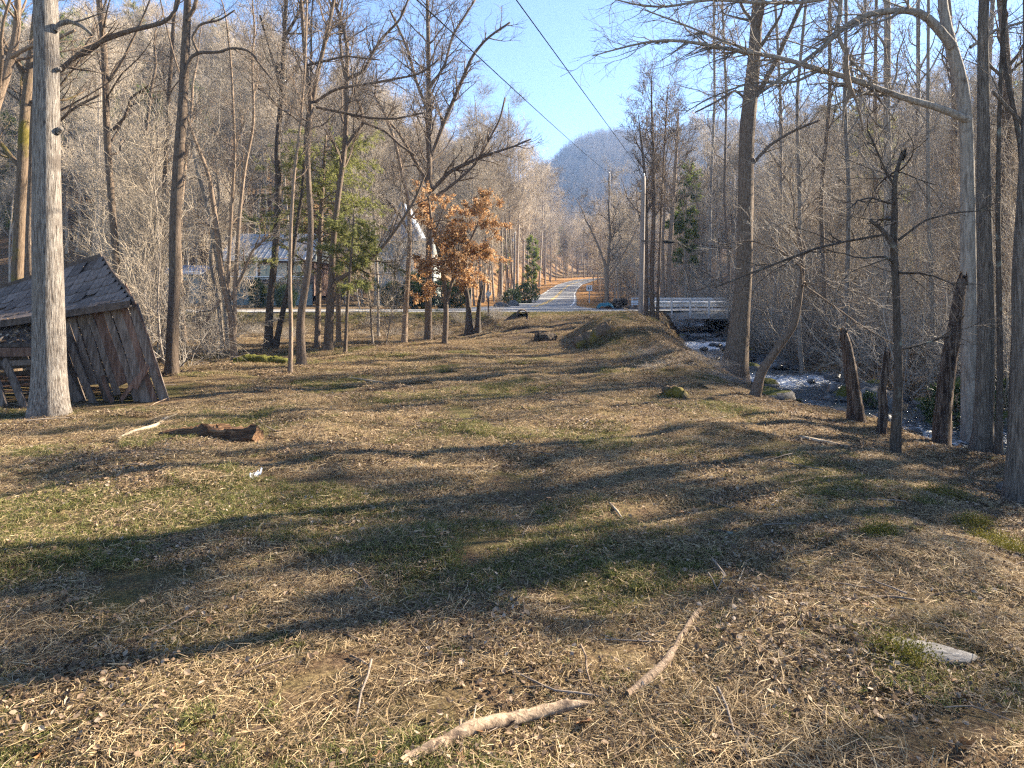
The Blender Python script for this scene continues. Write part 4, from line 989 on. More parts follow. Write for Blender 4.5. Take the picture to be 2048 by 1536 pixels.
YEWS = [bush_variant(620, 2600, .95, 1.1, YEW), bush_variant(621, 2200, .75, 1.25, YEW, cone=True)]
for px, d, s, k, lab in [(786, 47.2, .9, 0, 'round dark green bush left of the tan leaning trunk'), (826, 47.6, 1.05, 1, 'upright dark green bush behind the tan leaning trunk'), (846, 48.4, 1.15, 1, 'tall dark green bush left of the broad bare tree'), (884, 47.4, 1.0, 0, 'round dark green bush behind the brown-leaved tree stem'), (915, 48, .9, 0, 'dark green bush half hidden by orange leaves'),
                         (515, 50, .9, 1, 'dark green bush at the corner of the metal-roofed house'), (572, 49, .8, 0, 'dark bush below the metal-roofed house')]:
    x = (px - 1024) / FPX * d
    o = tag(link('evergreen_bush', YEWS[k], None, (x, d, ground_z(x, d) - .05)), lab, 'bush', 'evergreen bushes along the road'); o.scale = (s, s, s)
RH = [bush_variant(630, 420, .7, .6, RHODO, ((.10, .18), (.02, .035))), bush_variant(631, 300, .6, .5, RHODO, ((.10, .18), (.02, .035)))]
for px, d, s, k, lab in [(1922, 15.5, 1.0, 0, 'glossy leafed rhododendron behind the hollow rotten trunk'), (1740, 17.6, .6, 1, 'small glossy evergreen shrub on the creek rocks'), (1985, 16.5, .9, 1, 'glossy evergreen shrub behind the slim mottled stem'), (1052, 66, 1.7, 0, 'olive rhododendron clump on the bank of the climbing road'), (1024, 64, 1.4, 1, 'olive shrub above the mossy bank of the climbing road'), (1430, 48.5, 1.0, 0, 'yellow-green shrub behind the bridge rail')]:
    x = (px - 1024) / FPX * d
    o = tag(link('rhododendron', RH[k], None, (x, d, ground_z(x, d) - .05)), lab, 'shrub', 'rhododendrons'); o.scale = (s, s, s)
# ------------------------------------------------------------------ built things
WOOD_GREY = mat('weathered_wood', [(.3, (.05, .036, .028)), (.5, (.14, .107, .086)), (.7, (.25, .20, .168))], scale=(22, 22, 2.2), detail=6, bump=.6, bdist=.012, rnd=.25, distort=.4)
WOOD_RED = mat('reddish_old_wood', [(.3, (.05, .03, .022)), (.5, (.15, .085, .06)), (.7, (.25, .16, .115))], scale=(22, 22, 2.2), detail=6, bump=.6, bdist=.012, rnd=.25, distort=.4)
WOOD_DARK = mat('dark_old_wood', [(.3, (.03, .022, .018)), (.6, (.10, .075, .06))], scale=(14, 14, 3), bump=.5, rnd=.25)
SHINGLE = mat('asphalt_shingle', [(.3, (.075, .057, .047)), (.5, (.15, .116, .097)), (.7, (.25, .198, .168))], scale=(6, 6, 34), detail=7, bump=.6, bdist=.015, rnd=.3, distort=1.5)
METAL_ROOF = mat('metal_roof', [(.3, (.30, .31, .33)), (.7, (.44, .45, .47))], scale=(1.5, 1.5, 1.5), rough=.42, metal=.25, spec=.5)
BLUE_ROOF = mat('pale_metal_roof', [(.3, (.20, .25, .33)), (.7, (.30, .35, .43))], scale=(1.2, 1.2, 1.2), rough=.55, spec=.35)
SIDING = mat('grey_green_siding', [(.3, (.22, .25, .25)), (.7, (.30, .33, .33))], scale=(1, 1, 8), rough=.7)
SIDING_D = mat('green_block_wall', [(.3, (.17, .20, .19)), (.7, (.26, .29, .28))], scale=(2, 2, 2), rough=.8)
TRIM_W = mat('white_trim', [(.3, (.68, .68, .66)), (.7, (.80, .80, .78))], scale=(3, 3, 3), rough=.6)
GLASS = mat('dark_glass', [(.3, (.012, .015, .018)), (.7, (.03, .035, .04))], scale=(2, 2, 2), rough=.06, spec=.8)
BRICK_RED = mat('red_porch_wall', [(.3, (.13, .08, .06)), (.7, (.22, .15, .12))], scale=(6, 6, 12), rough=.85)
GALV = mat('galvanised_rail', [(.3, (.64, .65, .66)), (.7, (.78, .78, .78))], scale=(3, 3, 3), rough=.5, metal=.1, spec=.5)
CONC = mat('bridge_concrete', [(.3, (.34, .33, .31)), (.7, (.55, .54, .52))], scale=(2.5, 2.5, 6), detail=7, rough=.85, bump=.2)
POLEWOOD = barkmat('pole_wood', [(.3, (.15, .125, .105)), (.5, (.26, .22, .19)), (.7, (.36, .32, .28))], sc=(60, 60, 2), bump=.4, bdist=.01)
BLACK = mat('black_rubber', [(.3, (.010, .010, .011)), (.7, (.02, .02, .02))], rough=.9, spec=.05)
STEEL = mat('sign_steel', [(.3, (.38, .40, .42)), (.7, (.52, .54, .56))], rough=.45, metal=.4)
SIGN_W = mat('sign_white', [(.3, (.70, .71, .72)), (.7, (.80, .80, .80))], rough=.5)
MOSS = mat('moss', [(.3, (.03, .032, .006)), (.5, (.095, .095, .014)), (.72, (.18, .17, .03))], scale=(26, 26, 26), detail=7, bump=1., bdist=.03)
ROCK = mat('creek_rock', [(.3, (.05, .047, .043)), (.5, (.14, .13, .12)), (.7, (.26, .245, .225))], scale=(5, 5, 5), detail=8, bump=.6, bdist=.03, rnd=.3)
WET_ROCK = mat('wet_rock', [(.3, (.015, .014, .013)), (.6, (.05, .046, .04))], scale=(6, 6, 6), detail=7, rough=.3, bump=.5, rnd=.3, spec=.5)
CAR_RED = mat('red_car_paint', [(.3, (.42, .012, .015)), (.7, (.50, .02, .02))], rough=.25, spec=.6)

def board(A, B, wd, w, th, rng=None, jag=.0):
    A, B = np.asarray(A, float), np.asarray(B, float)
    t = norm(B - A); wd = norm(np.asarray(wd, float) - (np.asarray(wd, float) @ t) * t); nn = np.cross(t, wd)
    n = 4; V = []
    for k in range(n):
        c = A + (B - A) * k / (n - 1)
        if rng is not None and 0 < k < n - 1: c = c + nn * rng.normal(0, .012) + wd * rng.normal(0, .008)
        ww = w * (1 + (rng.normal(0, .05) if rng is not None else 0))
        for sx, sz in ((-1, -1), (1, -1), (1, 1), (-1, 1)):
            e = t * (rng.uniform(-jag, jag) if rng is not None and k in (0, n - 1) else 0)
            V.append(c + wd * sx * ww / 2 + nn * sz * th / 2 + e)
    Q = []
    for k in range(n - 1):
        for s in range(4):
            Q.append([k * 4 + s, k * 4 + (s + 1) % 4, k * 4 + 4 + (s + 1) % 4, k * 4 + 4 + s])
    e = (n - 1) * 4
    Q += [[3, 2, 1, 0], [e, e + 1, e + 2, e + 3]]
    return np.array(V), np.array(Q)

# ---- the collapsed shed
shed = thing('collapsed_shed', 'collapsed wooden shed with shingled roof and leaning plank wall', 'shed', (-9.5, 14.6, 0))
SO = np.array([-9.5, 14.6, 0.])
rng = np.random.default_rng(901)
E1, E0 = np.array([-7.68, 13.95, 2.02]), np.array([-12.4, 13.95, 1.30])
R1_, R0_ = np.array([-9.5, 16.0, 3.02]), np.array([-14.4, 16.2, 1.52])
def roofp(u_, v_):   # u 0..1 right to left, v 0..1 eave to ridge; the deck sags
    a = E1 + (E0 - E1) * u_; b_ = R1_ + (R0_ - R1_) * u_
    p = a + (b_ - a) * v_
    p = p + np.array([0, 0, -.10 * math.sin(math.pi * u_) * (1 - v_) - .05 * math.sin(math.pi * v_)])
    return p
nu, nv = 14, 8
Vd = [roofp(i_ / nu, j_ / nv) for j_ in range(nv + 1) for i_ in range(nu + 1)]
Vd = np.array(Vd); nrm = np.array([-.12, -.42, .9]); nrm = nrm / np.linalg.norm(nrm)
Qd = [[j_ * (nu + 1) + i_, j_ * (nu + 1) + i_ + 1, (j_ + 1) * (nu + 1) + i_ + 1, (j_ + 1) * (nu + 1) + i_] for j_ in range(nv) for i_ in range(nu)]
g = Geo(); g.add(Vd - nrm * .03, Qd); g.add(Vd - nrm * .07, [q[::-1] for q in Qd])
roof = link('roof', g.mesh('roof', WOOD_DARK, SO), shed)
# one shingle: a slab with clipped lower corners, in its own frame (x along course, y up slope)
sw, sh_ = .264, .31
pl = np.array([(-sw / 2, .5 * sh_), (-sw / 2, -.28 * sh_), (-sw * .26, -.5 * sh_), (sw * .26, -.5 * sh_), (sw / 2, -.28 * sh_), (sw / 2, .5 * sh_)])
Vs = np.concatenate([np.column_stack([pl, np.full(6, .006)]), np.column_stack([pl, np.full(6, -.004)])])
gs = Geo(); gs.add(Vs, [[0, 1, 2, 3], [0, 3, 4, 5]] + [[k, k + 6, (k + 1) % 6 + 6, (k + 1) % 6] for k in range(6)])
sh_me = gs.mesh('shingle', SHINGLE, smooth=False)
rows, cols_ = 11, 18
for r_ in range(rows):
    for c_ in range(cols_):
        u_ = (c_ + (.5 if r_ % 2 else 0)) / cols_; v_ = (r_ + .35) / rows; hx_ = 1.0
        if u_ == 0: u_, hx_ = .25 / cols_, .52
        if u_ > .99: continue
        if (r_ >= 9 and c_ == 1) or (r_ == 9 and c_ in (4, 5)) or rng.random() < .015: continue
        p = roofp(u_, v_); px_ = norm(roofp(u_ - .02, v_) - roofp(min(u_ + .02, 1), v_)); py_ = norm(roofp(u_, v_ + .03) - roofp(u_, max(v_ - .03, 0)))
        nz = norm(np.cross(px_, py_)); py_ = np.cross(nz, px_)
        o = bpy.data.objects.new('shingle', sh_me); col.objects.link(o); o.parent = roof
        M4 = Matrix(((px_[0], py_[0], nz[0], 0), (px_[1], py_[1], nz[1], 0), (px_[2], py_[2], nz[2], 0), (0, 0, 0, 1)))
        o.matrix_local = Matrix.Translation(Vector(p - SO + nz * (.004 + .006 * (r_ % 2)))) @ M4 @ Matrix.Rotation(rng.normal(0, .03), 4, 'Z') @ Matrix.Rotation(-.03 + rng.normal(0, .02), 4, 'X') @ Matrix.Diagonal((hx_, 1, 1, 1))
# ridge board and rake board
for A, B in ((R1_ + [0, .02, .02], R0_ + [0, .02, .02]), (E1 + [.05, 0, -.04], R1_ + [.05, 0, -.03]), (E1 + [0, -.05, -.05], E0 + [0, -.05, -.05])):
    V, Q = board(A, B, (0, 0, 1), .13, .03, rng); link('edge_board', Geo().add(V, Q).mesh('edge_board', WOOD_DARK, SO, smooth=False), shed)
# far slope of the roof
V = np.array([R1_ + [.05, .03, 0], R0_ + [0, .03, 0], np.array([-15, 18.3, .4]), np.array([-10.3, 18.3, 1.7])]); V2 = V - [0, 0, .05]
link('back_roof', Geo().add(np.concatenate([V, V2]), [[0, 1, 2, 3], [7, 6, 5, 4], [0, 3, 7, 4], [2, 1, 5, 6], [3, 2, 6, 7]]).mesh('back_roof', WOOD_DARK, SO, smooth=False), shed)
# leaning plank wall
T1, T0 = np.array([-7.72, 14.12, 1.92]), np.array([-9.75, 14.2, 1.62]); B1, B0 = np.array([-7.02, 14.05, -.03]), np.array([-9.05, 14.15, -.05])
n = 12
for k in range(n):
    f = k / (n - 1)
    a, b_ = T1 + (T0 - T1) * f, B1 + (B0 - B1) * f
    proud = .035 if k % 2 else 0
    short = rng.choice([0, 0, .08, .22, .35]) if 1 < k < n - 1 else 0
    b2 = b_ + (a - b_) * short + np.array([rng.normal(0, .02), -rng.uniform(0, .10), 0])
    V, Q = board(a + [0, -proud, 0], b2 + [0, -proud, 0], (1, 0, .1), .205 if k % 2 == 0 else .13, .025, rng, .06)
    link('plank', Geo().add(V, Q).mesh('plank', WOOD_GREY if rng.random() < .55 else WOOD_RED, SO, smooth=False), shed)
# end wall planks (right gable) and broken short boards at the corner
for k in range(7):
    f = k / 6
    a = T1 * (1 - f) + np.array([-9.0, 16.0, 2.4]) * f; b_ = B1 * (1 - f) + np.array([-8.2, 16.0, 0]) * f
    V, Q = board(a + [.03, .06, 0], b_ + [.03, .06, 0], (-.5, 1, 0), .25, .025, rng, .05)
    link('plank', Geo().add(V, Q).mesh('plank', WOOD_RED, SO, smooth=False), shed)
for A, B, w in (((-7.42, 13.95, .62), (-7.85, 13.9, .03), .09), ((-7.35, 13.95, .72), (-7.55, 13.9, .3), .1), ((-8.25, 13.95, .5), (-8.0, 13.85, .02), .08)):
    V, Q = board(A, B, (1, 0, .4), w, .03, rng, .05); link('loose_board', Geo().add(V, Q).mesh('loose_board', WOOD_RED, SO, smooth=False), shed)
# lean-to roof, its beam, posts and dim interior
V = np.array([(-9.15, 13.35, 1.22), (-13.2, 13.35, 1.12), (-13.2, 14.3, 1.52), (-9.4, 14.3, 1.66)])
link('lean_to_roof', Geo().add(np.concatenate([V, V - [0, 0, .06]]), [[0, 3, 2, 1], [4, 5, 6, 7], [0, 1, 5, 4], [0, 4, 7, 3], [1, 2, 6, 5]]).mesh('lean_to_roof', WOOD_DARK, SO, smooth=False), shed)
for A, B, w, th, mm in (((-9.1, 13.33, 1.06), (-13.2, 13.33, .95), .16, .06, WOOD_RED), ((-9.2, 13.31, .86), (-13.2, 13.31, .74), .10, .05, WOOD_GREY)):
    V, Q = board(A, B, (0, 0, 1), w, th, rng); link('beam', Geo().add(V, Q).mesh('beam', mm, SO, smooth=False), shed)
for A, B, w in (((-10.02, 13.2, 1.0), (-9.55, 13.0, .05), .16), ((-9.75, 13.3, .9), (-9.2, 13.1, -.02), .12), ((-10.2, 13.25, .8), (-9.75, 12.95, -.02), .09), ((-9.45, 13.4, 1.0), (-9.2, 13.6, .3), .1), ((-9.3, 13.9, 1.25), (-8.6, 13.75, .0), .18), ((-9.0, 14.0, 1.3), (-8.35, 13.8, 0), .13)):
    V, Q = board(A, B, (1, 0, .3), w, .05, rng, .05); link('post', Geo().add(V, Q).mesh('post', WOOD_GREY, SO, smooth=False), shed)
for k in range(9):
    z_ = .1 + k * .17
    V, Q = board((-8.9, 16.2 + .1 * (k % 2), z_ + .1), (-13.4, 16.2 + .1 * (k % 2), z_ - .25 + rng.normal(0, .03)), (0, 0, 1), .15, .02, rng, .1)
    link('back_plank', Geo().add(V, Q).mesh('back_plank', WOOD_DARK, SO, smooth=False), shed)
for k in range(8):
    x_ = rng.uniform(-12, -9.4); y_ = rng.uniform(13.8, 15.6); a_ = rng.normal(0, .4)
    V, Q = board((x_ - .7, y_, .08 + .06 * k), (x_ + .7, y_ + a_, .12 + .06 * k), (0, 1, 0), .14, .025, rng, .05)
    link('fallen_board', Geo().add(V, Q).mesh('fallen_board', WOOD_RED, SO, smooth=False), shed)

# ---- house with the metal roof
def house():
    o3 = np.array([-21.0, 60.5, ground_z(-21, 58.5)])
    h = thing('metal_roofed_house', 'house with pale standing-seam metal roof seen through the trunks', 'house', tuple(o3))
    gz = o3[2]
    x0, x1, y0, y1 = -24.6, -17.2, 58.4, 66.0
    link('lower_wall', Geo().box(((x0 + x1) / 2, y0 + 1.2, gz + .6), (x1 - x0, .3, 2.8)).mesh('lower_wall', SIDING_D, o3, False), h)
    link('upper_wall', Geo().box(((x0 + x1) / 2, (y0 + y1) / 2 + 1.2, 3.6), (x1 - x0 - .3, y1 - y0 - 2.2, 3.4)).mesh('upper_wall', BRICK_RED, o3, False), h)
    link('porch_floor', Geo().box(((x0 + x1) / 2, y0 + .9, 3.05), (x1 - x0, 1.6, .16)).mesh('porch_floor', WOOD_GREY, o3, False), h)
    zr, ze, ym = 7.5, 4.95, (y0 + y1) / 2 + .4
    for nm, ya, sgn in (('roof', y0 - .25, 1), ('roof', y1 + .3, -1)):
        V = np.array([(x0 - .3, ya, ze), (x1 + .3, ya, ze), (x1 + .3, ym + .02 * sgn, zr), (x0 - .3, ym + .02 * sgn, zr)])
        rf = link(nm, Geo().add(np.concatenate([V, V - [0, 0, .1]]), [[0, 1, 2, 3], [7, 6, 5, 4], [0, 4, 5, 1], [1, 5, 6, 2], [3, 2, 6, 7], [0, 3, 7, 4]]).mesh('roof', METAL_ROOF, o3, False), h)
        if sgn > 0:
            for k in range(19):
                x_ = x0 - .2 + k * (x1 - x0 + .4) / 18
                V, Q = board((x_, ya, ze + .02), (x_, ym, zr + .02), (1, 0, 0), .045, .07); link('seam', Geo().add(V, Q).mesh('seam', METAL_ROOF, o3, False), rf)
    for x_ in np.linspace(x0 + .2, x1 - .2, 6):
        link('porch_post', Geo().box((x_, y0 + .2, 4.0), (.12, .12, 1.8)).mesh('porch_post', TRIM_W, o3, False), h)
    for x_ in (x0 + 1.6, x0 + 3.1, x0 + 5.6):
        w_ = link('window', Geo().box((x_, y0 + 2.27, 4.0), (1.1, .06, 1.3)).mesh('window', TRIM_W, o3, False), h)
        for sx in (-.26, .26):
            link('pane', Geo().box((x_ + sx, y0 + 2.23, 4.0), (.46, .03, 1.1)).mesh('pane', GLASS, o3, False), w_)
    d_ = link('door', Geo().box((x0 + 4.4, y0 + 2.27, 3.95), (.95, .06, 1.7)).mesh('door', TRIM_W, o3, False), h)
    link('rail', Geo().box(((x0 + x1) / 2, y0 + .2, 3.55), (x1 - x0, .05, .08)).mesh('rail', TRIM_W, o3, False), h)
    for sx in (x0 + .02, x1 - .02):   # gable infill
        V = np.array([(sx, y0 + 1.3, 4.9), (sx, y1 - .4, 4.9), (sx, ym, zr - .15)]); V = np.concatenate([V, V + [.1, 0, 0]])
        link('gable', Geo().add(V, [[0, 1, 4, 3], [1, 2, 5, 4], [2, 0, 3, 5]], [[0, 2, 1], [3, 4, 5]]).mesh('gable', SIDING, o3, False), h)
house()
def barn():
    x0, x1, y0, y1 = -11.4, -6.5, 57.2, 63.0
    o3 = np.array([-9, 58, ground_z(-9, 58)])
    h = thing('gabled_cottage', 'tall grey-green cottage with steep blue-white gable left of the orange tree', 'house', tuple(o3))
    link('wall', Geo().box(((x0 + x1) / 2, (y0 + y1) / 2, 3.9), (x1 - x0, y1 - y0, 5.6)).mesh('wall', SIDING, o3, False), h)
    xm = -9.05; za, zt = 6.65, 9.5
    V = np.array([(xm - 1.35, y0 - .05, za), (xm + 1.35, y0 - .05, za), (xm, y0 - .05, zt)]); V = np.concatenate([V, V + [0, 4, 0]])
    link('gable', Geo().add(V, [[0, 1, 4, 3]], [[0, 1, 2], [3, 5, 4]]).mesh('gable', BLUE_ROOF, o3, False), h)
    for s in (-1, 1):
        A = np.array([(xm + s * 1.55, y0 - .3, za - .2), (xm, y0 - .3, zt + .08), (xm, y0 + 4.1, zt + .08), (xm + s * 1.55, y0 + 4.1, za - .2)]); A = np.concatenate([A, A + [s * .1, 0, .06]])
        link('roof', Geo().add(A, [[0, 1, 2, 3], [7, 6, 5, 4], [0, 4, 5, 1], [0, 3, 7, 4], [2, 6, 7, 3]]).mesh('roof', BLUE_ROOF, o3, False), h)
    V = np.array([(x0 - .3, y0 - .3, 6.45), (x1 + .3, y0 - .3, 6.45), (x1 + .3, y1 + .3, 7.0), (x0 - .3, y1 + .3, 7.0)])
    link('roof', Geo().add(np.concatenate([V, V + [0, 0, .12]]), [[3, 2, 1, 0], [4, 5, 6, 7], [0, 1, 5, 4], [1, 2, 6, 5], [3, 0, 4, 7]]).mesh('roof', METAL_ROOF, o3, False), h)
    for x_, z_ in ((-10.2, 4.4), (-7.7, 4.4)):
        w_ = link('window', Geo().box((x_, y0 - .03, z_), (.9, .08, 1.2)).mesh('window', TRIM_W, o3, False), h); link('pane', Geo().box((x_, y0 - .08, z_), (.74, .03, 1.04)).mesh('pane', GLASS, o3, False), w_)
    link('foundation', Geo().box(((x0 + x1) / 2, (y0 + y1) / 2, 1.0), (x1 - x0 + .1, y1 - y0 + .1, 1.0)).mesh('foundation', SIDING_D, o3, False), h)
barn()
def outbuilding():
    o3 = np.array([-27.3, 57, ground_z(-27.3, 57)])
    h = thing('outbuilding', 'small outbuilding with blue-white metal roof behind the tall dark trunk', 'shed', tuple(o3))
    link('wall', Geo().box((-27.3, 58.2, 2.6), (3.2, 2.6, 2.6)).mesh('wall', SIDING_D, o3, False), h)
    V = np.array([(-29.2, 56.5, 3.75), (-25.4, 56.5, 3.65), (-25.6, 59.8, 4.4), (-29.2, 59.8, 4.5)])
    link('roof', Geo().add(np.concatenate([V, V + [0, 0, .1]]), [[3, 2, 1, 0], [4, 5, 6, 7], [0, 1, 5, 4], [1, 2, 6, 5], [3, 0, 4, 7]]).mesh('roof', BLUE_ROOF, o3, False), h)
    link('door', Geo().box((-27.2, 56.87, 2.2), (1.2, .06, 1.9)).mesh('door', WOOD_DARK, o3, False), h)
outbuilding()

# ---- bridge
br = thing('road_bridge', 'low concrete road bridge with pale steel guard rails over the creek', 'bridge', (8.4, 42.0, 1.1))
BO = np.array([8.4, 42.0, 1.1]); bx0, bx1 = 8.45, 16.4
link('deck', Geo().box(((bx0 + bx1) / 2, 45.2, .93), (bx1 - bx0, 6.5, .24)).mesh('deck', CONC, BO, False), br)
for yb, nm in ((41.86, 'near'), (48.6, 'far')):
    link('fascia_beam', Geo().box(((bx0 + bx1) / 2, yb, .78), (bx1 - bx0 + .1, .28, .36)).mesh('fascia_beam', CONC, BO, False), br)
    s = -1 if nm == 'near' else 1
    for x_ in np.arange(bx0 + .03, bx1, 1.13):
        p = link('post', Geo().box((x_, yb + s * .19, 1.22), (.11, .10, 1.12)).mesh('post', GALV, BO, False), br)
        link('bolt', Geo().box((x_ + .02, yb + s * .255, .80), (.05, .03, .05)).mesh('bolt', BLACK, BO, False), p)
    link('top_rail', Geo().box(((bx0 + bx1) / 2, yb + s * .17, 1.80), (bx1 - bx0 + .15, .12, .07)).mesh('top_rail', GALV, BO, False), br)
    # W-beam: folded profile
    prof = [(0, 1.32), (.05, 1.36), (.05, 1.42), (0, 1.47), (0, 1.52), (.05, 1.57), (.05, 1.63), (0, 1.67)]
    V = np.array([(x_, yb - s * (.09 - q[0]), q[1]) for x_ in (bx0 - .1, bx1 + .1) for q in prof]); V = np.concatenate([V, V + [0, s * .012, 0]])
    Q = [[k, k + 1, k + 9, k + 8] for k in range(7)] + [[16 + k, 16 + k + 8, 16 + k + 9, 16 + k + 1] for k in range(7)]
    link('guard_rail', Geo().add(V, Q).mesh('guard_rail', GALV, BO, False), br)
for xa in (bx0 - .3, bx1 + .1):
    link('abutment', Geo().box((xa, 45.2, .1), (.7, 6.4, 1.5)).mesh('abutment', CONC, BO, False), br)

# ---- utility poles and wires
def pole(d, px, top, base_r, lab):
    x = (px - 1024) / FPX * d; gz = ground_z(x, d)
    h = thing('utility_pole', lab, 'pole', (x, d, gz)); o3 = np.array([x, d, gz])
    P = np.array([(x + .02 * k, d, z_) for k, z_ in enumerate(np.linspace(gz - .4, top, 9))]); R = np.linspace(base_r, base_r * .72, 9)
    V, Q, T = tube(P, R, 14); link('shaft', Geo().add(V, Q, T).mesh('shaft', POLEWOOD, o3), h)
    tx = P[-1, 0]
    a_ = link('bracket', Geo().box((tx - .14, d - .05, top - .75), (.34, .06, .07)).mesh('bracket', STEEL, o3, False), h)
    link('insulator', Geo().add(*tube(np.array([[(tx, d, top - .02), (tx, d, top + .08), (tx, d, top + .16)]]), np.array([[.05, .07, .04]]), 10)).mesh('insulator', STEEL, o3), h)
    link('insulator', Geo().add(*tube(np.array([[(tx - .28, d - .05, top - .74), (tx - .28, d - .05, top - .62), (tx - .28, d - .05, top - .55)]]), np.array([[.04, .06, .03]]), 10)).mesh('insulator', STEEL, o3), h)
    return np.array([tx, d, top])
pt = pole(35.5, 1281, 8.15, .15, 'grey wooden utility pole at the end of the bridge')
pt2 = pole(78, 1216, 15.6, .15, 'distant utility pole among trees right of the climbing road')
pt3 = pole(70, 1027, 8.2, .12, 'thin grey pole on the slope left of the climbing road')
def wire(A, B, sag, r, lab, n=40):
    t = np.linspace(0, 1, n)[:, None]; P = A + (B - A) * t; P[:, 2] -= 4 * sag * (t * (1 - t))[:, 0]
    V, Q, T = tube(P[None], np.full((1, n), r), 5, cap=False)
    return tag(link('overhead_wire', Geo().add(V, Q).mesh('overhead_wire', BLACK)), lab, 'wire', 'overhead wires')
wire(W(1040, 14, 12) - (pt - W(1040, 14, 12)) * .9, pt + [0, 0, .12], .02, .011, 'upper overhead wire running down the sky to the grey utility pole')
wire(W(1000, 138, 20) - (pt2 - W(1000, 138, 20)) * .5, pt2, .25, .014, 'lower overhead wire slanting down the sky toward the ridge')
wire(W(1283, 480, 35.3), W(1700, 500, 47), .15, .014, 'upper thin cable strung level above the bridge')
cb = wire(W(1283, 482, 35.3), W(1760, 515, 47), .10, .016, 'lower thin cable carrying the black splice case above the bridge')
A = W(1327, 483, 36.2); B = W(1350, 483.5, 36.7)
V, Q, T = tube(np.array([np.linspace(A, B, 6)]), np.array([[.04, .09, .10, .10, .09, .04]]), 10)
tag(link('splice_case', Geo().add(V, Q, T).mesh('splice_case', BLACK)), 'black splice case hanging on the cable above the bridge', 'cable box')

# ---- road signs
def sign(px, d, zc, w, hh, diamond, lab, front, marks=False):
    x = (px - 1024) / FPX * d; gz = ground_z(x, d); o3 = np.array([x, d, gz])
    h = thing('road_sign', lab, 'sign', tuple(o3))
    link('post', Geo().box((x, d, (gz + zc) / 2 - .1), (.09, .07, zc - gz + .5)).mesh('post', WOOD_GREY if diamond else STEEL, o3, False), h)
    a = w / 2
    pl = [(-a, 0), (0, -hh / 2), (a, 0), (0, hh / 2)] if diamond else [(-a, -hh / 2), (a, -hh / 2), (a, hh / 2), (-a, hh / 2)]
    V = np.array([(x + p[0], d - .06, zc + p[1]) for p in pl]); V = np.concatenate([V, V + [0, .012, 0]])
    pt_ = link('plate', Geo().add(V, [[0, 1, 2, 3], [7, 6, 5, 4], [0, 4, 5, 1], [1, 5, 6, 2], [2, 6, 7, 3], [3, 7, 4, 0]]).mesh('plate', front, o3, False), h)
    if marks:
        for sx in (-.1, .08):
            link('marking', Geo().box((x + sx, d - .068, zc), (.07, .004, hh * .55)).mesh('marking', BLACK, o3, False), pt_)
sign(977, 37.2, 2.12, .34, .44, True, 'back of a small grey diamond sign on a post left of the track', STEEL)
sign(1178.5, 66, 2.62, .55, .55, False, 'small white square sign on the shoulder of the climbing road', SIGN_W, True)

# ---- culvert mouth in the bank
x = (1045 - 1024) / FPX * 36.6
cv = thing('culvert', 'dark culvert pipe mouth in the bank below the road', 'pipe', (x, 36.6, ground_z(x, 36.6)))
a = np.linspace(0, 2 * np.pi, 21)[:-1]; zc = ground_z(x, 36.6) - .02
ring = lambda r_, y_: np.column_stack([x + r_ * np.cos(a), np.full(20, y_), zc + .12 + r_ * np.sin(a)])
V = np.concatenate([ring(.30, 36.2), ring(.25, 36.2), ring(.25, 38.6), ring(.30, 38.6)])
Q = [[r_ * 20 + k, r_ * 20 + (k + 1) % 20, ((r_ + 1) % 4) * 20 + (k + 1) % 20, ((r_ + 1) % 4) * 20 + k] for r_ in range(4) for k in range(20)]
link('pipe', Geo().add(V, Q).mesh('pipe', WOOD_DARK, np.array(cv.location)), cv)

# ---- woodpile and tarp by the road
wp = thing('woodpile', 'dark heap of cut firewood at the roadside left of the pole', 'woodpile', (7.4, 44.0 + 3.4, 1.05)); WO = np.array(wp.location)
rng = np.random.default_rng(77)
for k in range(60):
    ly = rng.integers(0, 4); hw_ = 1.15 - .27 * ly
    c = WO + np.array([rng.uniform(-hw_, hw_), rng.uniform(-.4, .4), .1 + .17 * ly]); d_ = norm(np.array([rng.normal(0, .5), 1, rng.normal(0, .25)])) * .24
    V, Q, T = tube(np.array([[c - d_, c, c + d_]]), np.full((1, 3), rng.uniform(.07, .12)), 8); V0 = np.vstack([V, c - d_]); m_ = len(V)
    T0_ = [[k_, (k_ + 1) % 8, m_] for k_ in range(8)]
    link('log', Geo().add(V0, Q, np.concatenate([T, T0_])).mesh('log', BARK_DARK if rng.random() < .7 else BARK_TAN, WO), wp)
tp = thing('tarped_stack', 'low stack under a teal tarp beside the firewood heap', 'tarp', (6.2, 46.3, 1.05)); TO = np.array(tp.location)
TEAL = mat('teal_tarp', [(.3, (.02, .10, .13)), (.7, (.05, .22, .27))], scale=(3, 3, 3), rough=.45, bump=.5)
gx_, gy_ = np.meshgrid(np.linspace(-.55, .55, 16), np.linspace(-.45, .45, 12)); zt_ = .45 - .25 * np.abs(gx_ / .55) ** 4 - .2 * np.abs(gy_ / .45) ** 4 + rng.normal(0, .025, gx_.shape) + .08 * gx_
i, j = np.meshgrid(np.arange(11), np.arange(15), indexing='ij'); b = i * 16 + j
link('tarp', Geo().add(np.stack([gx_, gy_, zt_], -1).reshape(-1, 3) + TO, np.stack([b, b + 1, b + 17, b + 16], -1).reshape(-1, 4)).mesh('tarp', TEAL, TO), tp)
for k in range(3):
    link('pallet_board', Geo().box(TO + np.array([0, -.35 + .35 * k, .08]), (1.05, .12, .14)).mesh('pallet_board', WOOD_RED, TO, False), tp)

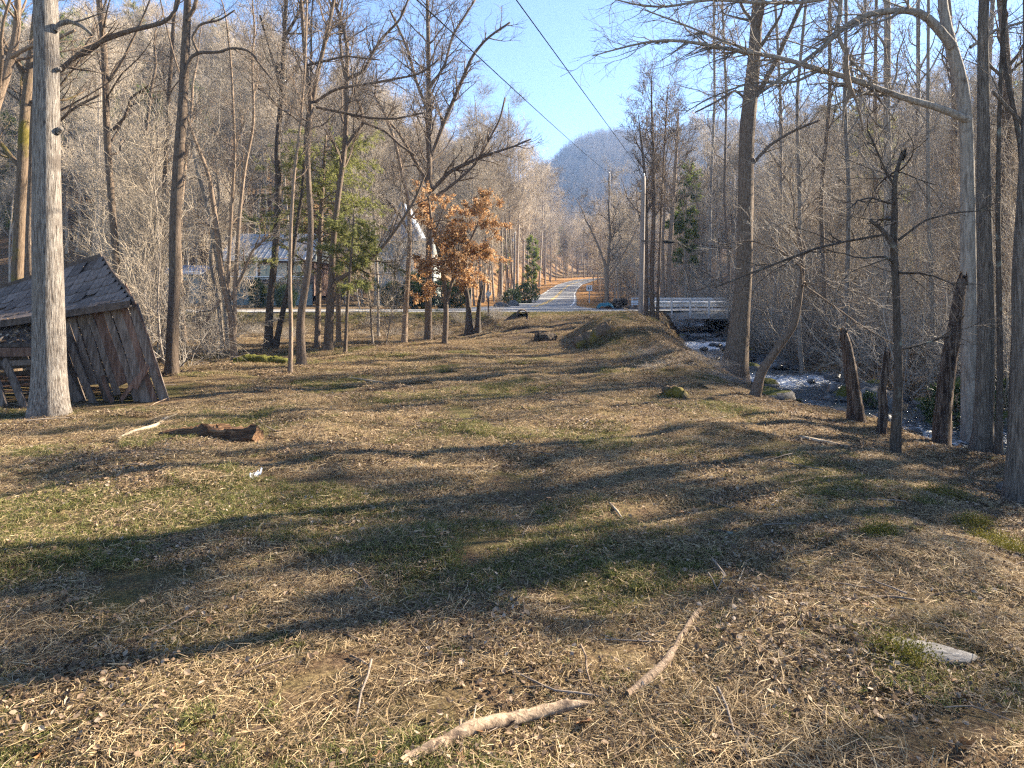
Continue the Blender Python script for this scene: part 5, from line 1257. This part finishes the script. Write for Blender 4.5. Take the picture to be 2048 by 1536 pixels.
# ---- red car on the road across the creek
def car():
    o3 = np.array([29.3, 45.2, 1.1]); c = thing('parked_car', 'red car on the road, half hidden behind the creekside trunks', 'car', tuple(o3))
    # side profile (x along car, nose toward -x), swept over the width
    pr = np.array([(-2.15, .35), (-2.2, .62), (-2.05, .78), (-1.1, .92), (-.95, .93), (-.35, 1.40), (.9, 1.44), (1.55, .98), (2.1, .92), (2.18, .6), (2.1, .35)])
    lower = np.array([(-2.15, .35), (-2.2, .62), (-2.05, .78), (-1.1, .92), (1.55, .98), (2.1, .92), (2.18, .6), (2.1, .35)])
    def sweep(prf, w0, w1, inset=0):
        n_ = len(prf); ys = [-w0, -w0 * .96, w0 * .96, w0]; V = []
        for q, y_ in enumerate(ys):
            k_ = .97 if q in (0, 3) else 1
            V += [(o3[0] + p[0] * k_, o3[1] + y_ * (w1 if p[1] > 1.2 else 1), o3[2] + p[1]) for p in prf]
        Q = [[q * n_ + k_, q * n_ + (k_ + 1) % n_, (q + 1) * n_ + (k_ + 1) % n_, (q + 1) * n_ + k_] for q in range(3) for k_ in range(n_)]
        c0, c1 = len(V), len(V) + 1; V += [tuple(np.mean(V[:n_], 0)), tuple(np.mean(V[3 * n_:4 * n_], 0))]
        T = [[(k_ + 1) % n_, k_, c0] for k_ in range(n_)] + [[3 * n_ + k_, 3 * n_ + (k_ + 1) % n_, c1] for k_ in range(n_)]
        return np.array(V), Q, T
    V, Q, T = sweep(lower, .88, 1); link('body', Geo().add(V, Q, T).mesh('body', CAR_RED, o3, False), c)
    cab = np.array([(-1.05, .9), (-.4, 1.38), (.85, 1.42), (1.5, .95)])
    V, Q, T = sweep(cab, .80, .86); gl = link('glass', Geo().add(V, Q, T).mesh('glass', GLASS, o3, False), c)
    link('roof', Geo().box(o3 + np.array([.25, 0, 1.43]), (1.35, 1.36, .05)).mesh('roof', CAR_RED, o3, False), c)
    for xa, xb, za, zb in ((-1.05, -.4, .92, 1.40), (.85, 1.5, 1.42, .95), (.25, .25, .93, 1.42)):
        for s in (-1, 1):
            V, Q = board(o3 + [xa, s * .80, za], o3 + [xb, s * .69, zb], (1, 0, 0), .07, .04); link('pillar', Geo().add(V, Q).mesh('pillar', CAR_RED, o3, False), c)
    for xw in (-1.35, 1.35):
        for s in (-1, 1):
            P = np.array([[o3 + [xw, s * .72, .32], o3 + [xw, s * .82, .32], o3 + [xw, s * .92, .32]]]); V, Q, T = tube(P, np.full((1, 3), .32), 18)
            w_ = link('wheel', Geo().add(V, Q, T).mesh('wheel', BLACK, o3), c)
            P = np.array([[o3 + [xw, s * .90, .32], o3 + [xw, s * .935, .32]]]); V, Q, T = tube(P, np.full((1, 2), .19), 14); link('rim', Geo().add(V, Q, T).mesh('rim', STEEL, o3), w_)
    for s in (-.6, .6): link('headlight', Geo().box(o3 + np.array([-2.14, s, .66]), (.06, .34, .14)).mesh('headlight', SIGN_W, o3, False), c)
car()
# ------------------------------------------------------------------ stones, logs, sticks
def rock_mesh(seed, mats, moss=False):
    rng = np.random.default_rng(seed)
    n, m = 12, 9; th = np.linspace(0, 2 * np.pi, n, endpoint=False); ph = np.linspace(-1.45, 1.45, m)
    T_, P_ = np.meshgrid(th, ph); d = np.stack([np.cos(P_) * np.cos(T_), np.cos(P_) * np.sin(T_), np.sin(P_)], -1)
    r = np.ones(d.shape[:2])
    for _ in range(9):
        a = norm(rng.normal(size=3)); k = rng.uniform(.55, .9); r = np.minimum(r, k / np.maximum((d * a).sum(-1), .05) * rng.uniform(.95, 1.2))
    r = r + rng.normal(0, .03, r.shape)
    V = d * r[..., None]; i, j = np.meshgrid(np.arange(m - 1), np.arange(n), indexing='ij'); b = i * n + j; b2 = i * n + (j + 1) % n
    Q = np.stack([b, b2, b2 + n, b + n], -1).reshape(-1, 4)
    V = np.concatenate([V.reshape(-1, 3), [[0, 0, V[-1, :, 2].mean()]], [[0, 0, V[0, :, 2].mean()]]]); t = (m - 1) * n
    T = [[t + k, t + (k + 1) % n, m * n] for k in range(n)] + [[(k + 1) % n, k, m * n + 1] for k in range(n)]
    g = Geo(); g.add(V, Q, T)
    me = g.mesh('rock', mats)
    if moss:
        mi = np.zeros(len(me.polygons), np.int32); nz = np.empty(len(me.polygons) * 3, np.float32); me.polygons.foreach_get('normal', nz); nz = nz.reshape(-1, 3)[:, 2]
        mi[nz > .55] = 1; me.polygons.foreach_set('material_index', mi)
    return me
RK = [rock_mesh(700 + k, [ROCK, MOSS], False) for k in range(3)]; RKM = [rock_mesh(710 + k, [ROCK, MOSS], True) for k in range(3)]; RKW = [rock_mesh(720 + k, [WET_ROCK, MOSS], False) for k in range(3)]
rnd = random.Random(3)
for k in range(46):
    y = 13.5 + 31 * (k / 46) + rnd.uniform(-.4, .4); sd = rnd.choice([-1, 1, 1]); w = float(stream_w(y)); x = float(stream_x(y)) + sd * (w + rnd.uniform(-.25, .35))
    s = rnd.uniform(.14, .42)
    o = link('creek_rock', rnd.choice(RKM if rnd.random() < .45 else RKW), None, (x, y, max(ground_z(x, y), float(stream_z(y)) - .1) + s * .15)); o.scale = (s * rnd.uniform(.9, 1.5), s * rnd.uniform(.9, 1.3), s * rnd.uniform(.6, .9)); o.rotation_euler = (0, 0, rnd.uniform(0, 6))
    tag(o, 'mossy or dark rounded rock lying along the edge of the creek', 'rock', 'rocks along the creek edge')
for k in range(26):
    y = rnd.uniform(17, 46); w = float(stream_w(y)); x = float(stream_x(y)) + rnd.uniform(-.75, .75) * w; s = rnd.uniform(.10, .28)
    o = link('creek_rock', rnd.choice(RKW), None, (x, y, float(stream_z(y)) + s * .1)); o.scale = (s * 1.3, s, s * .7); o.rotation_euler = (0, 0, rnd.uniform(0, 6))
    tag(o, 'wet dark rock standing in the creek current', 'rock', 'rocks in the current')
def rock_at(px, py, d, s, me, lab, cat='rock', name='mossy_rock', rot=0, sc=(1, 1, 1)):
    p = W(px, py, d); o = link(name, me, None, (p[0], d, ground_z(p[0], d) + (.1 * s if sc[2] > .3 else -.01))); o.scale = (s * sc[0], s * sc[1], s * sc[2]); o.rotation_euler = (0, 0, rot); return tag(o, lab, cat)
rock_at(1690, 780, 19.5, .55, RKM[0], 'large mossy boulder across the creek behind the split stump')
rock_at(1545, 815, 17.6, .42, RKM[1], 'flat mossy rock on the near creek bank by the leaning sapling', sc=(1.6, 1, .5))
rock_at(1600, 790, 18.6, .40, RKM[2], 'yellow-green mossy rock pair at the water edge', sc=(1.7, 1, .6))
rock_at(1760, 720, 17.8, .7, RK[0], 'big grey boulder across the creek behind the snag')
rock_at(1820, 1305, 4.15, .33, RK[2], 'flat half-buried stone with a moss patch in the sunlit litter', name='flat_stone', sc=(1.15, .55, .17), rot=-.12)
rock_at(1000, 604, 52, .5, RK[2], 'pale boulder on the mossy bank of the climbing road', name='bank_rock', sc=(1.5, 1, .7))
rock_at(1027, 603, 55, .5, RK[0], 'grey boulder below the thin grey pole', name='bank_rock')
rock_at(2040, 915, 8.9, .3, RK[2], 'grey stone at the foot of the large edge trunk', name='grey_stone')

def moss_pad(px, py, d, s, lab, seed):
    p = W(px, py, d); rng = np.random.default_rng(seed); n = 1000
    a, r = rng.uniform(0, 6.28, n), np.sqrt(rng.random(n)); pts = np.column_stack([p[0] + s * r * np.cos(a), d + s * .7 * r * np.sin(a), np.zeros(n)])
    pts[:, 2] = Hm(pts[:, 0], pts[:, 1]) + .015 + .025 * (1 - r ** 2) + .012 * bumps(pts[:, 0], pts[:, 1], s * .5, seed)
    V, T = blades(rng, pts, np.tile([0, 0, 1.], (n, 1)), 4, (.008, .02), (.003, .006), .9)
    return tag(link('moss_patch', Geo().add(V, None, T).mesh('moss_patch', MOSSLEAF, smooth=False)), lab, 'moss')
MOSSLEAF = leafmat('moss_leaf', [(0, (.05, .05, .008)), (.5, (.14, .13, .018)), (1, (.26, .22, .045))], .2)
for k, a_ in enumerate([(1800, 1318, 4.05, .17, 'bright moss patch on the flat half-buried stone'), (1893, 960, 8.1, .3, 'olive moss patch left of the large edge trunk foot'), (1760, 1085, 6.1, .16, 'small bright moss tuft in the shaded litter'), (2030, 1075, 6.2, .22, 'yellow moss patch at the picture edge below the edge trunk'), (1985, 1045, 6.6, .25, 'moss patch beside the long dark stick'),
                        (1945, 1010, 7.1, .2, 'moss patch in litter between the edge trunk and the long dark stick'), (1350, 795, 14.5, .2, 'bright moss on the tilted stump by the brush mound'), (1200, 668, 28.2, .7, 'yellow-green moss crowning the berm'), (520, 725, 21.6, .6, 'moss blanket over the low log in the meadow-edge clump'), (410, 715, 23, .35, 'mossy hummock beside the tall dark trunk')]):
    moss_pad(*a_, 800 + k)

def log_obj(name, label, pts, mat_, seed, K=10, rough=.12, cat='log', ends=True, limbs=()):
    """pts: (px, py, d, radius)"""
    rng = np.random.default_rng(seed)
    P = []
    for px, py, d, r in pts:
        q = W(px, py, d); P.append([q[0], d, float(Hm(q[0], d)) + r * .6 + .01])
    P, R = resample(np.array(P), np.array([p[3] for p in pts]), 20, 1)
    nz_ = rng.normal(0, 1, (20, 3)); nz_[1:-1] = (nz_[:-2] + nz_[1:-1] + nz_[2:]) / 2; P = P + nz_ * R[:, None] * .12; R = R * (1 + .06 * rng.normal(size=20))
    c0 = P[0].copy(); V, Q, T = tube(P[None], R[None], K, 1 + rng.normal(0, rough, (1, 20, K)) * .5 + rough * np.sin(np.arange(K) * 2 + np.arange(20)[:, None] * .6)[None])
    V0 = np.vstack([V, P[0]]); T = np.concatenate([T, [[(k + 1) % K, k, len(V)] for k in range(K)]])
    o = link(name, Geo().add(V0, Q, T).mesh(name, mat_, c0), None, tuple(c0))
    for lb in limbs:
        A = P[int(lb[0] * 19)]; B = A + np.array(lb[1]); V, Q, T = tube(np.array([[A, (A + B) / 2 + rng.normal(0, .02, 3), B]]), np.array([[lb[2], lb[2] * .8, lb[2] * .4]]), 6)
        link('side_branch', Geo().add(V, Q, T).mesh('side_branch', mat_, c0), o)
    return tag(o, label, cat)
ROT_LOG = barkmat('rotten_red_log', [(.34, (.03, .016, .01)), (.5, (.13, .07, .038)), (.66, (.30, .18, .095))], sc=(3, 30, 30), bump=1., bdist=.05)
DEADWOOD = barkmat('bare_deadwood', [(.3, (.12, .08, .052)), (.5, (.27, .195, .13)), (.7, (.43, .335, .24))], sc=(34, 34, 34), bump=.8, bdist=.012, patch=(.075, .052, .038), patch_scale=9, patch_lo=.5)
PALEWOOD = barkmat('pale_deadwood', [(.3, (.17, .13, .085)), (.5, (.32, .26, .18)), (.7, (.46, .39, .30))], sc=(12, 12, 12), bump=.4, bdist=.01)
log_obj('rotten_log', 'splintered red-brown rotten log lying in the sunny grass', [(515, 892, 10.2, .13), (480, 893, 10.25, .13), (420, 892, 10.35, .11), (360, 892, 10.4, .07), (318, 895, 10.4, .03)], ROT_LOG, 1, 14, .3)
log_obj('fallen_branch', 'pale bare forked branch lying between the shed and the rotten log', [(236, 886, 10.3, .03), (270, 872, 10.7, .035), (300, 858, 11.2, .035), (325, 848, 11.5, .04), (337, 836, 11.9, .03)], PALEWOOD, 2, 8, cat='branch', limbs=[(.85, (.12, .2, .08), .018)])
log_obj('fallen_branch', 'thick peeled branch at the bottom of the picture', [(800, 1545, 3.16, .022), (870, 1505, 3.28, .034), (940, 1478, 3.40, .037), (1020, 1448, 3.52, .036), (1085, 1428, 3.60, .036), (1125, 1418, 3.64, .030), (1190, 1412, 3.67, .012)], DEADWOOD, 3, 12, .08, 'branch', limbs=[(.35, (-.02, .05, .04), .012), (.62, (.02, -.05, .03), .01)])
log_obj('fallen_branch', 'long crooked branch curving up through the right litter', [(1255, 1398, 3.72, .016), (1290, 1378, 3.82, .024), (1330, 1335, 4.02, .024), (1350, 1300, 4.2, .022), (1375, 1265, 4.45, .018), (1402, 1232, 4.7, .02), (1425, 1215, 4.83, .012)], BARK_TAN, 4, 9, .1, 'branch')
log_obj('dark_stick', 'long dark stick lying at the picture edge below the edge trunk', [(1870, 1062, 6.35, .016), (1920, 1068, 6.3, .022), (1980, 1080, 6.2, .026), (2060, 1095, 6.0, .03)], BARK_DARK, 5, 8, .08, 'stick')
log_obj('thin_branch', 'long thin branch arching across the shaded litter', [(1580, 965, 7.9, .012), (1640, 945, 8.3, .014), (1700, 936, 8.55, .014), (1760, 936, 8.6, .012), (1830, 946, 8.4, .008)], DEADWOOD, 6, 7, .06, 'branch')
log_obj('thin_branch', 'thin sunlit branch left of the flat stone', [(1540, 1205, 4.95, .01), (1580, 1206, 4.93, .012), (1640, 1204, 4.95, .012), (1700, 1206, 4.92, .012), (1790, 1203, 4.95, .01), (1830, 1212, 4.88, .006)], DEADWOOD, 7, 7, .06, 'branch')
log_obj('mossy_log', 'low moss-covered log in the clump of trunks', [(470, 731, 21.6, .12), (500, 729, 21.7, .17), (540, 729, 21.7, .16), (575, 731, 21.6, .10)], MOSS, 8, 12, .2)
log_obj('berm_log', 'mossy cut log lying on the face of the berm', [(1152, 690, 25.6, .24), (1180, 690, 25.6, .27), (1222, 693, 25.5, .26)], BARK_MOSSY, 9, 14, .12)
log_obj('tilted_stump', 'mossy slab of stump leaning by the brush mound', [(1330, 785, 14.8, .13), (1345, 792, 14.6, .16), (1365, 803, 14.4, .13), (1374, 810, 14.3, .06)], BARK_MOSSY, 10, 12, .25, 'stump')
log_obj('dark_stump', 'low dark rotten stump at the foot of the track ramp', [(1070, 684, 30, .18), (1090, 682, 30, .26), (1112, 681, 30.2, .16)], BARK_DARK, 11, 12, .3, 'stump')
log_obj('dark_stump', 'cluster of dark stump wood on the shoulder left of the pole', [(1195, 645, 34.2, .25), (1212, 642, 34.5, .34), (1235, 645, 34.4, .22)], BARK_DARK, 12, 12, .3, 'stump')
log_obj('dark_stick', 'dark rotten stick half buried in mid shade', [(1395, 1060, 6.4, .02), (1430, 1061, 6.4, .03), (1465, 1064, 6.35, .02)], BARK_DARK, 13, 8, .15, 'stick')
for k, (A, B, r, lab) in enumerate([((1085, 783, 14.0), (1160, 788, 13.8), .03, 'short root stub in the sunlit litter'), ((700, 758, 17.6), (830, 773, 16.2), .03, 'bleached stick lying flat in the sunny meadow'), ((1640, 880, 10.5), (1740, 900, 9.8), .03, 'long stick pile piece by the creek edge shade'), ((1600, 870, 10.8), (1690, 885, 10.2), .04, 'grey broken limb in the brush by the creek edge'),
                                    ((1710, 1075, 6.2), (1785, 1050, 6.55), .012, 'pale straight stick right of the moss tuft'), ((1220, 1005, 7.3), (1245, 1030, 6.9), .012, 'short pale stick in the middle shade'), ((700, 1310, 4.2), (745, 1335, 4.06), .01, 'pale splinter in the green shade'), ((1548, 1108, 5.85), (1580, 1117, 5.75), .01, 'white splinter in the right shade'),
                                    ((1700, 1085, 6.1), (1715, 1110, 5.8), .014, 'short pale stub of stick beside the moss tuft'), ((1475, 1170, 5.2), (1490, 1135, 5.55), .007, 'thin curved white stick standing off the litter')]):
    log_obj('fallen_stick', lab, [(A[0], A[1], A[2], r * .8), ((A[0] + B[0]) / 2, (A[1] + B[1]) / 2 - 2, (A[2] + B[2]) / 2, r), (B[0], B[1], B[2], r * .6)], PALEWOOD if k % 2 else DEADWOOD, 30 + k, 7, .08, 'stick')
# a scrap of white
rng = np.random.default_rng(5); p = W(508, 972, 7.9); gz = ground_z(p[0], 7.9)
a, b_ = np.meshgrid(np.linspace(-1, 1, 7), np.linspace(-1, 1, 6)); V = np.stack([p[0] + .05 * a + .015 * b_, 7.9 + .09 * b_, gz + .04 + .03 * rng.normal(size=a.shape) + .03 * b_], -1).reshape(-1, 3)
i, j = np.meshgrid(np.arange(5), np.arange(6), indexing='ij'); q = i * 7 + j
tag(link('white_scrap', Geo().add(V, np.stack([q, q + 1, q + 8, q + 7], -1).reshape(-1, 4)).mesh('white_scrap', SIGN_W)), 'crumpled white scrap lying in the sunny grass', 'litter')
# twiggy nest lump in the snag
p = W(1775, 437, 10.15); o = link('dark_nest', RKW[1], None, tuple(p)); o.scale = (.05, .05, .045); tag(o, 'small black lump lodged beside the snag trunk', 'nest')

# random sticks strewn about
rng = np.random.default_rng(88)
def stick_variant(seed):
    r = np.random.default_rng(seed); P = np.zeros((1, 7, 3)); d = np.array([1., 0, 0])
    for k in range(6): d = norm(d + r.normal(0, .16, 3) * [1, 1, .4]); P[0, k + 1] = P[0, k] + d / 6
    P -= P.mean(1, keepdims=True); g = Geo(); R = np.linspace(.010, .005, 7)[None]; g.add(*tube(P, R, 5))
    P2, R2 = grow(r, P, R, 3, .3, .9, (30, 60), (.15, .4), 3, .15, 0, .7, .003, .01, .3, flat=.2); g.add(*tube(P2, R2, 4))
    return g.mesh('dead_stick', DEADWOOD if seed % 2 else TWIG)
ST = [stick_variant(900 + k) for k in range(6)]
for k in range(120):
    y = 3.2 + 22 * rng.random() ** 1.5; px = rng.uniform(0, 2048) if rng.random() < .6 else rng.uniform(1100, 2048); x = (px - 1024) / FPX * y
    if x > stream_x(y) - 1.8: continue
    s = rng.uniform(.25, .9) * (1 if y < 8 else 1.5)
    o = link('dead_stick', ST[rng.integers(0, 6)], None, (x, y, float(Hm(x, y)) + .02)); o.scale = (s, s, s); o.rotation_euler = (rng.normal(0, .1), rng.normal(0, .06), rng.uniform(0, 6.28))
    tag(o, 'thin dead stick strewn on the meadow floor', 'stick', 'dead sticks strewn on the meadow floor')

# ------------------------------------------------------------------ ground cover
STRAW = leafmat('dry_straw', [(0, (.075, .049, .03)), (.4, (.25, .175, .10)), (.75, (.47, .345, .19)), (1, (.64, .51, .32))], .25)
LITTER = leafmat('fallen_leaf', [(0, (.045, .030, .02)), (.35, (.13, .086, .055)), (.65, (.24, .165, .105)), (.88, (.34, .25, .17)), (1, (.40, .33, .26))], .2)
GREEN = leafmat('grass_blade', [(0, (.05, .06, .015)), (.4, (.105, .12, .03)), (.75, (.20, .195, .06)), (1, (.35, .29, .13))], .3)
def rotm(yaw, tilt): pass
def straw_geo(g, rng, n, rad, L, w, zmax, m, flatness=.15):
    """stems lying about"""
    a, r = rng.uniform(0, 6.28, n), rad * np.sqrt(rng.random(n)); p = np.column_stack([r * np.cos(a), r * np.sin(a), rng.uniform(0, zmax, n)])
    yaw = rng.uniform(0, 6.28, n); d = norm(np.column_stack([np.cos(yaw), np.sin(yaw), rng.normal(0, flatness, n)])); l = rng.uniform(*L, n)[:, None]; ww = rng.uniform(*w, n)[:, None]
    s = norm(np.cross(d, rng.normal(size=(n, 3)) * [.5, .5, 1] + [0, 0, .6])); bend = rng.normal(0, .06, (n, 3)) * l
    V = np.stack([p - d * l / 2 - s * ww, p - d * l / 2 + s * ww, p + bend - s * ww, p + bend + s * ww, p + d * l / 2 - s * ww * .5, p + d * l / 2 + s * ww * .5], 1).reshape(-1, 3)
    b = np.arange(n)[:, None] * 6; g.add(V, np.concatenate([b + [0, 1, 3, 2], b + [2, 3, 5, 4]]), None, m)
def blade_geo(g, rng, n, rad, L, w, m, lean=.6, clump=0):
    if clump:
        ca, cr = rng.uniform(0, 6.28, clump), rad * np.sqrt(rng.random(clump)); c = np.column_stack([cr * np.cos(ca), cr * np.sin(ca)]); p = c[rng.integers(0, clump, n)] + rng.normal(0, .025, (n, 2))
    else:
        a, r = rng.uniform(0, 6.28, n), rad * np.sqrt(rng.random(n)); p = np.column_stack([r * np.cos(a), r * np.sin(a)])
    p = np.column_stack([p, np.full(n, -.01)]); d = norm(np.column_stack([rng.normal(0, lean, (n, 2)), np.ones(n)])); l = rng.uniform(*L, n)[:, None]; ww = rng.uniform(*w, n)[:, None]
    s = norm(np.cross(d, rng.normal(size=(n, 3)))); tip = p + d * l + np.column_stack([rng.normal(0, .35, (n, 2)) * l, -rng.uniform(.05, .45, n) * l[:, 0]])
    mid = p + d * l * .55
    V = np.stack([p - s * ww, p + s * ww, mid + s * ww * .8, mid - s * ww * .8, tip], 1).reshape(-1, 3); b = np.arange(n)[:, None] * 5
    g.add(V, b + [0, 1, 2, 3], b + [3, 2, 4], m)
def leaf_geo(g, rng, n, rad, L, zmax, m):
    a, r = rng.uniform(0, 6.28, n), rad * np.sqrt(rng.random(n)); p = np.column_stack([r * np.cos(a), r * np.sin(a), rng.uniform(0, zmax, n)])
    nrm_ = norm(np.column_stack([rng.normal(0, .55, (n, 2)), np.ones(n)])); t = norm(np.cross(nrm_, rng.normal(size=(n, 3)))); s = np.cross(nrm_, t)
    l = rng.uniform(*L, n)[:, None] / 2; w = l * rng.uniform(.45, .8, (n, 1)); cu = rng.uniform(-.4, 1.1, (n, 1)) * w
    V = np.stack([p - t * l, p - t * l * .25 + s * w + nrm_ * cu, p - t * l * .1, p - t * l * .25 - s * w + nrm_ * cu, p + t * l * .5 + s * w * .75 + nrm_ * cu, p + t * l * .5 - s * w * .75 + nrm_ * cu, p + t * l + nrm_ * cu * .8], 1).reshape(-1, 3)
    b = np.arange(n)[:, None] * 7
    g.add(V, np.concatenate([b + [2, 1, 4, 6], b + [2, 6, 5, 3]]), np.concatenate([b + [0, 1, 2], b + [0, 2, 3]]), m)
def patch(seed, straw, blade, green, leaf, rad=.42, leafL=(.018, .042), strawL=(.03, .15)):
    rng = np.random.default_rng(seed); g = Geo()
    if straw: straw_geo(g, rng, straw, rad, strawL, (.0008, .0019), .03, 0)
    if blade: blade_geo(g, rng, blade, rad, (.03, .085), (.0014, .003), 0, 1.0)
    if green: blade_geo(g, rng, int(green * .5), rad, (.025, .07), (.0014, .0026), 2, .9)
    if green: blade_geo(g, rng, green, rad, (.03, .09), (.0015, .003), 2, .7, clump=max(green // 22, 3))
    if leaf: leaf_geo(g, rng, leaf, rad, leafL, .035, 1)
    return g.mesh('ground_patch', [STRAW, LITTER, GREEN], smooth=False)
DRY = [patch(1000 + k, 560, 760, 80, 60) for k in range(4)]
GRN = [patch(1010 + k, 150, 320, 1000, 40) for k in range(3)]
STW = [patch(1030 + k, 1000, 340, 20, 40, strawL=(.06, .24)) for k in range(3)]
LIT = [patch(1020 + k, 520, 260, 30, 260) for k in range(4)]
def cover(name, label, protos, pts, seed):
    rng = np.random.default_rng(seed); pts = np.asarray(pts); e = .25
    hx = (H(pts[:, 0] + e, pts[:, 1]) - H(pts[:, 0] - e, pts[:, 1])) / (2 * e); hy = (H(pts[:, 0], pts[:, 1] + e) - H(pts[:, 0], pts[:, 1] - e)) / (2 * e)
    n = len(pts); rots = []
    for a, b_, yaw in zip(hx, hy, rng.uniform(0, 6.28, n)):
        q = Vector((0, 0, 1)).rotation_difference(Vector((-a, -b_, 1)).normalized()) @ Quaternion((0, 0, 1), yaw); rots.append(q.to_euler())
    return scatter(name, label, 'ground cover', np.column_stack([pts, Hm(pts[:, 0], pts[:, 1]) + .006]), np.array([[r.x, r.y, r.z] for r in rots]), rng.uniform(.8, 1.25, n) * np.interp(pts[:, 1], [0, 10, 35], [.9, 1.05, 1.7]), rng.integers(0, len(protos), n), protos)
rng = np.random.default_rng(1234)
dry, grn, lit, stw = [], [], [], []
def dens(y): return np.interp(y, [2, 8, 16, 40], [8.5, 6, 3.2, 1.5])
for y0 in np.arange(2.2, 40, 1.0):
    xl = -(1100 / FPX) * (y0 + 1) - .6; xr = (1100 / FPX) * (y0 + 1) + .6
    n = int((xr - xl) * dens(y0)); X = rng.uniform(xl, xr, n); Y = y0 + rng.random(n)
    Z = zones(X, Y); gb = bumps(X, Y, 3.2, 91) + .5 * bumps(X, Y, 1.1, 92); lb = bumps(X, Y, 2.1, 93) + .6 * bumps(X, Y, .8, 94); sb = bumps(X, Y, 1.6, 95) + .7 * bumps(X, Y, .7, 96)
    for x, y, lf, so, ln, gb_, gr_, lb_, sb_ in zip(X, Y, Z['leafy'], Z['soil'], Z['lawn'], gb, Z['grass'], lb, sb):
        if abs(x - float(stream_x(y))) < float(stream_w(y)) + .15: continue
        if y > 36 and road_clear(x, y) < 3.4: continue
        if -12.6 < x < -7.2 and 13.4 < y < 18: continue
        if ln > .5 or (gb_ > (.1 if y < 8 and x < 1 else .5) and lf < .5 and y < 27 and gr_ > .2): grn.append((x, y))
        elif sb_ < -.62 and rng.random() < .75: continue
        elif so > .6 and rng.random() < .6: continue
        elif lb_ > .35 - .9 * lf: lit.append((x, y))
        elif sb_ > .45: stw.append((x, y))
        else: dry.append((x, y))
for y0 in np.arange(12, 30, 1.5):      # far bank of the creek
    n = 14; X = float(stream_x(y0)) + 1.3 + rng.uniform(0, 9, n); lit += list(zip(X, y0 + 1.5 * rng.random(n)))
cover('dry_grass', 'dry mown straw and dead grass covering the meadow', DRY, dry, 1)
cover('fallen_straw', 'heaps of pale mown straw on the meadow', STW, stw, 4)
cover('green_grass', 'patches of short green grass in the meadow', GRN, grn, 2)
cover('leaf_litter', 'fallen brown leaves and stems littering the ground', LIT, lit, 3)
# leaves lying on the lean-to roof
rg2 = np.random.default_rng(15); g = Geo(); n = 900
tmp = Geo(); leaf_geo(tmp, rg2, n, 1, (.05, .11), .03, 0); Vv = tmp.v[0].reshape(n, 7, 3); cen = Vv.mean(1, keepdims=True); uu, vv = rg2.random(n), rg2.random(n) ** 1.3
pos = np.array([(-9.2, 13.36, 1.23)]) + uu[:, None] * np.array([[-4, 0, -.10]]) + vv[:, None] * np.array([[-.2, .93, .42]]) + rg2.random((n, 1)) * [[0, 0, .05]]
g.add((Vv - cen + pos[:, None]).reshape(-1, 3), tmp.q[0], tmp.t[0]); tag(link('roof_leaf_litter', g.mesh('roof_leaf_litter', LITTER, smooth=False)), 'brown fallen leaves heaped on the low shed roof', 'leaves', kind='stuff')
# larger single leaves one can pick out close by
def big_leaf(seed):
    r = np.random.default_rng(seed); n = 11; a = np.linspace(0, 2 * np.pi, n, endpoint=False); rad = np.array([1, .55, .9, .5, .8, .4, .35, .4, .8, .5, .9]) * r.uniform(.85, 1.15, n)
    V = np.column_stack([np.cos(a) * rad, np.sin(a) * rad * .85, .25 * np.abs(np.sin(a)) * rad + r.normal(0, .06, n)]); V = np.vstack([V, [0, 0, 0]])
    g = Geo(); g.add(V, None, [[k, (k + 1) % n, n] for k in range(n)]); s = np.array([[[-.3, 0, 0], [-.8, .05, .03], [-1.2, .1, .1]]]); g.add(*tube(s, np.full((1, 3), .02), 4))
    return g.mesh('fallen_leaf', BIGLEAF, smooth=False)
BIGLEAF = mat('big_brown_leaf', [(.3, (.20, .09, .04)), (.5, (.34, .18, .085)), (.7, (.45, .28, .16))], scale=(3, 3, 3), rough=.6, rnd=.4)
BL = [big_leaf(950 + k) for k in range(5)]
for k in range(36):
    y = 3.15 + 6 * rng.random() ** 1.6; x = (rng.uniform(20, 2030) - 1024) / FPX * y; s = rng.uniform(.035, .07)
    o = link('fallen_leaf', BL[k % 5], None, (x, y, float(Hm(x, y)) + .025)); o.scale = (s, s, s); o.rotation_euler = (rng.normal(0, .45), rng.normal(0, .45), rng.uniform(0, 6.28))
    tag(o, 'large curled brown leaf lying on the near litter', 'leaf', 'large fallen leaves on the near ground')
# ------------------------------------------------------------------ the air of the valley
def haze(density):
    m = bpy.data.materials.new('valley_haze'); m.use_nodes = True; nt = m.node_tree
    nt.nodes.remove(nt.nodes['Principled BSDF'])
    v = nt.nodes.new('ShaderNodeVolumePrincipled'); v.inputs['Color'].default_value = (.36, .56, 1.0, 1); v.inputs['Density'].default_value = density; v.inputs['Anisotropy'].default_value = .2
    nt.links.new(v.outputs[0], nt.nodes['Material Output'].inputs['Volume'])
    o = link('haze', Geo().box((200, 540, 120), (1500, 1300, 260)).mesh('haze', m, smooth=False))
    tag(o, 'thin blue winter haze filling the valley', 'haze', kind='stuff')
HAZE_DENSITY = 0.00034
if HAZE_DENSITY: haze(HAZE_DENSITY)
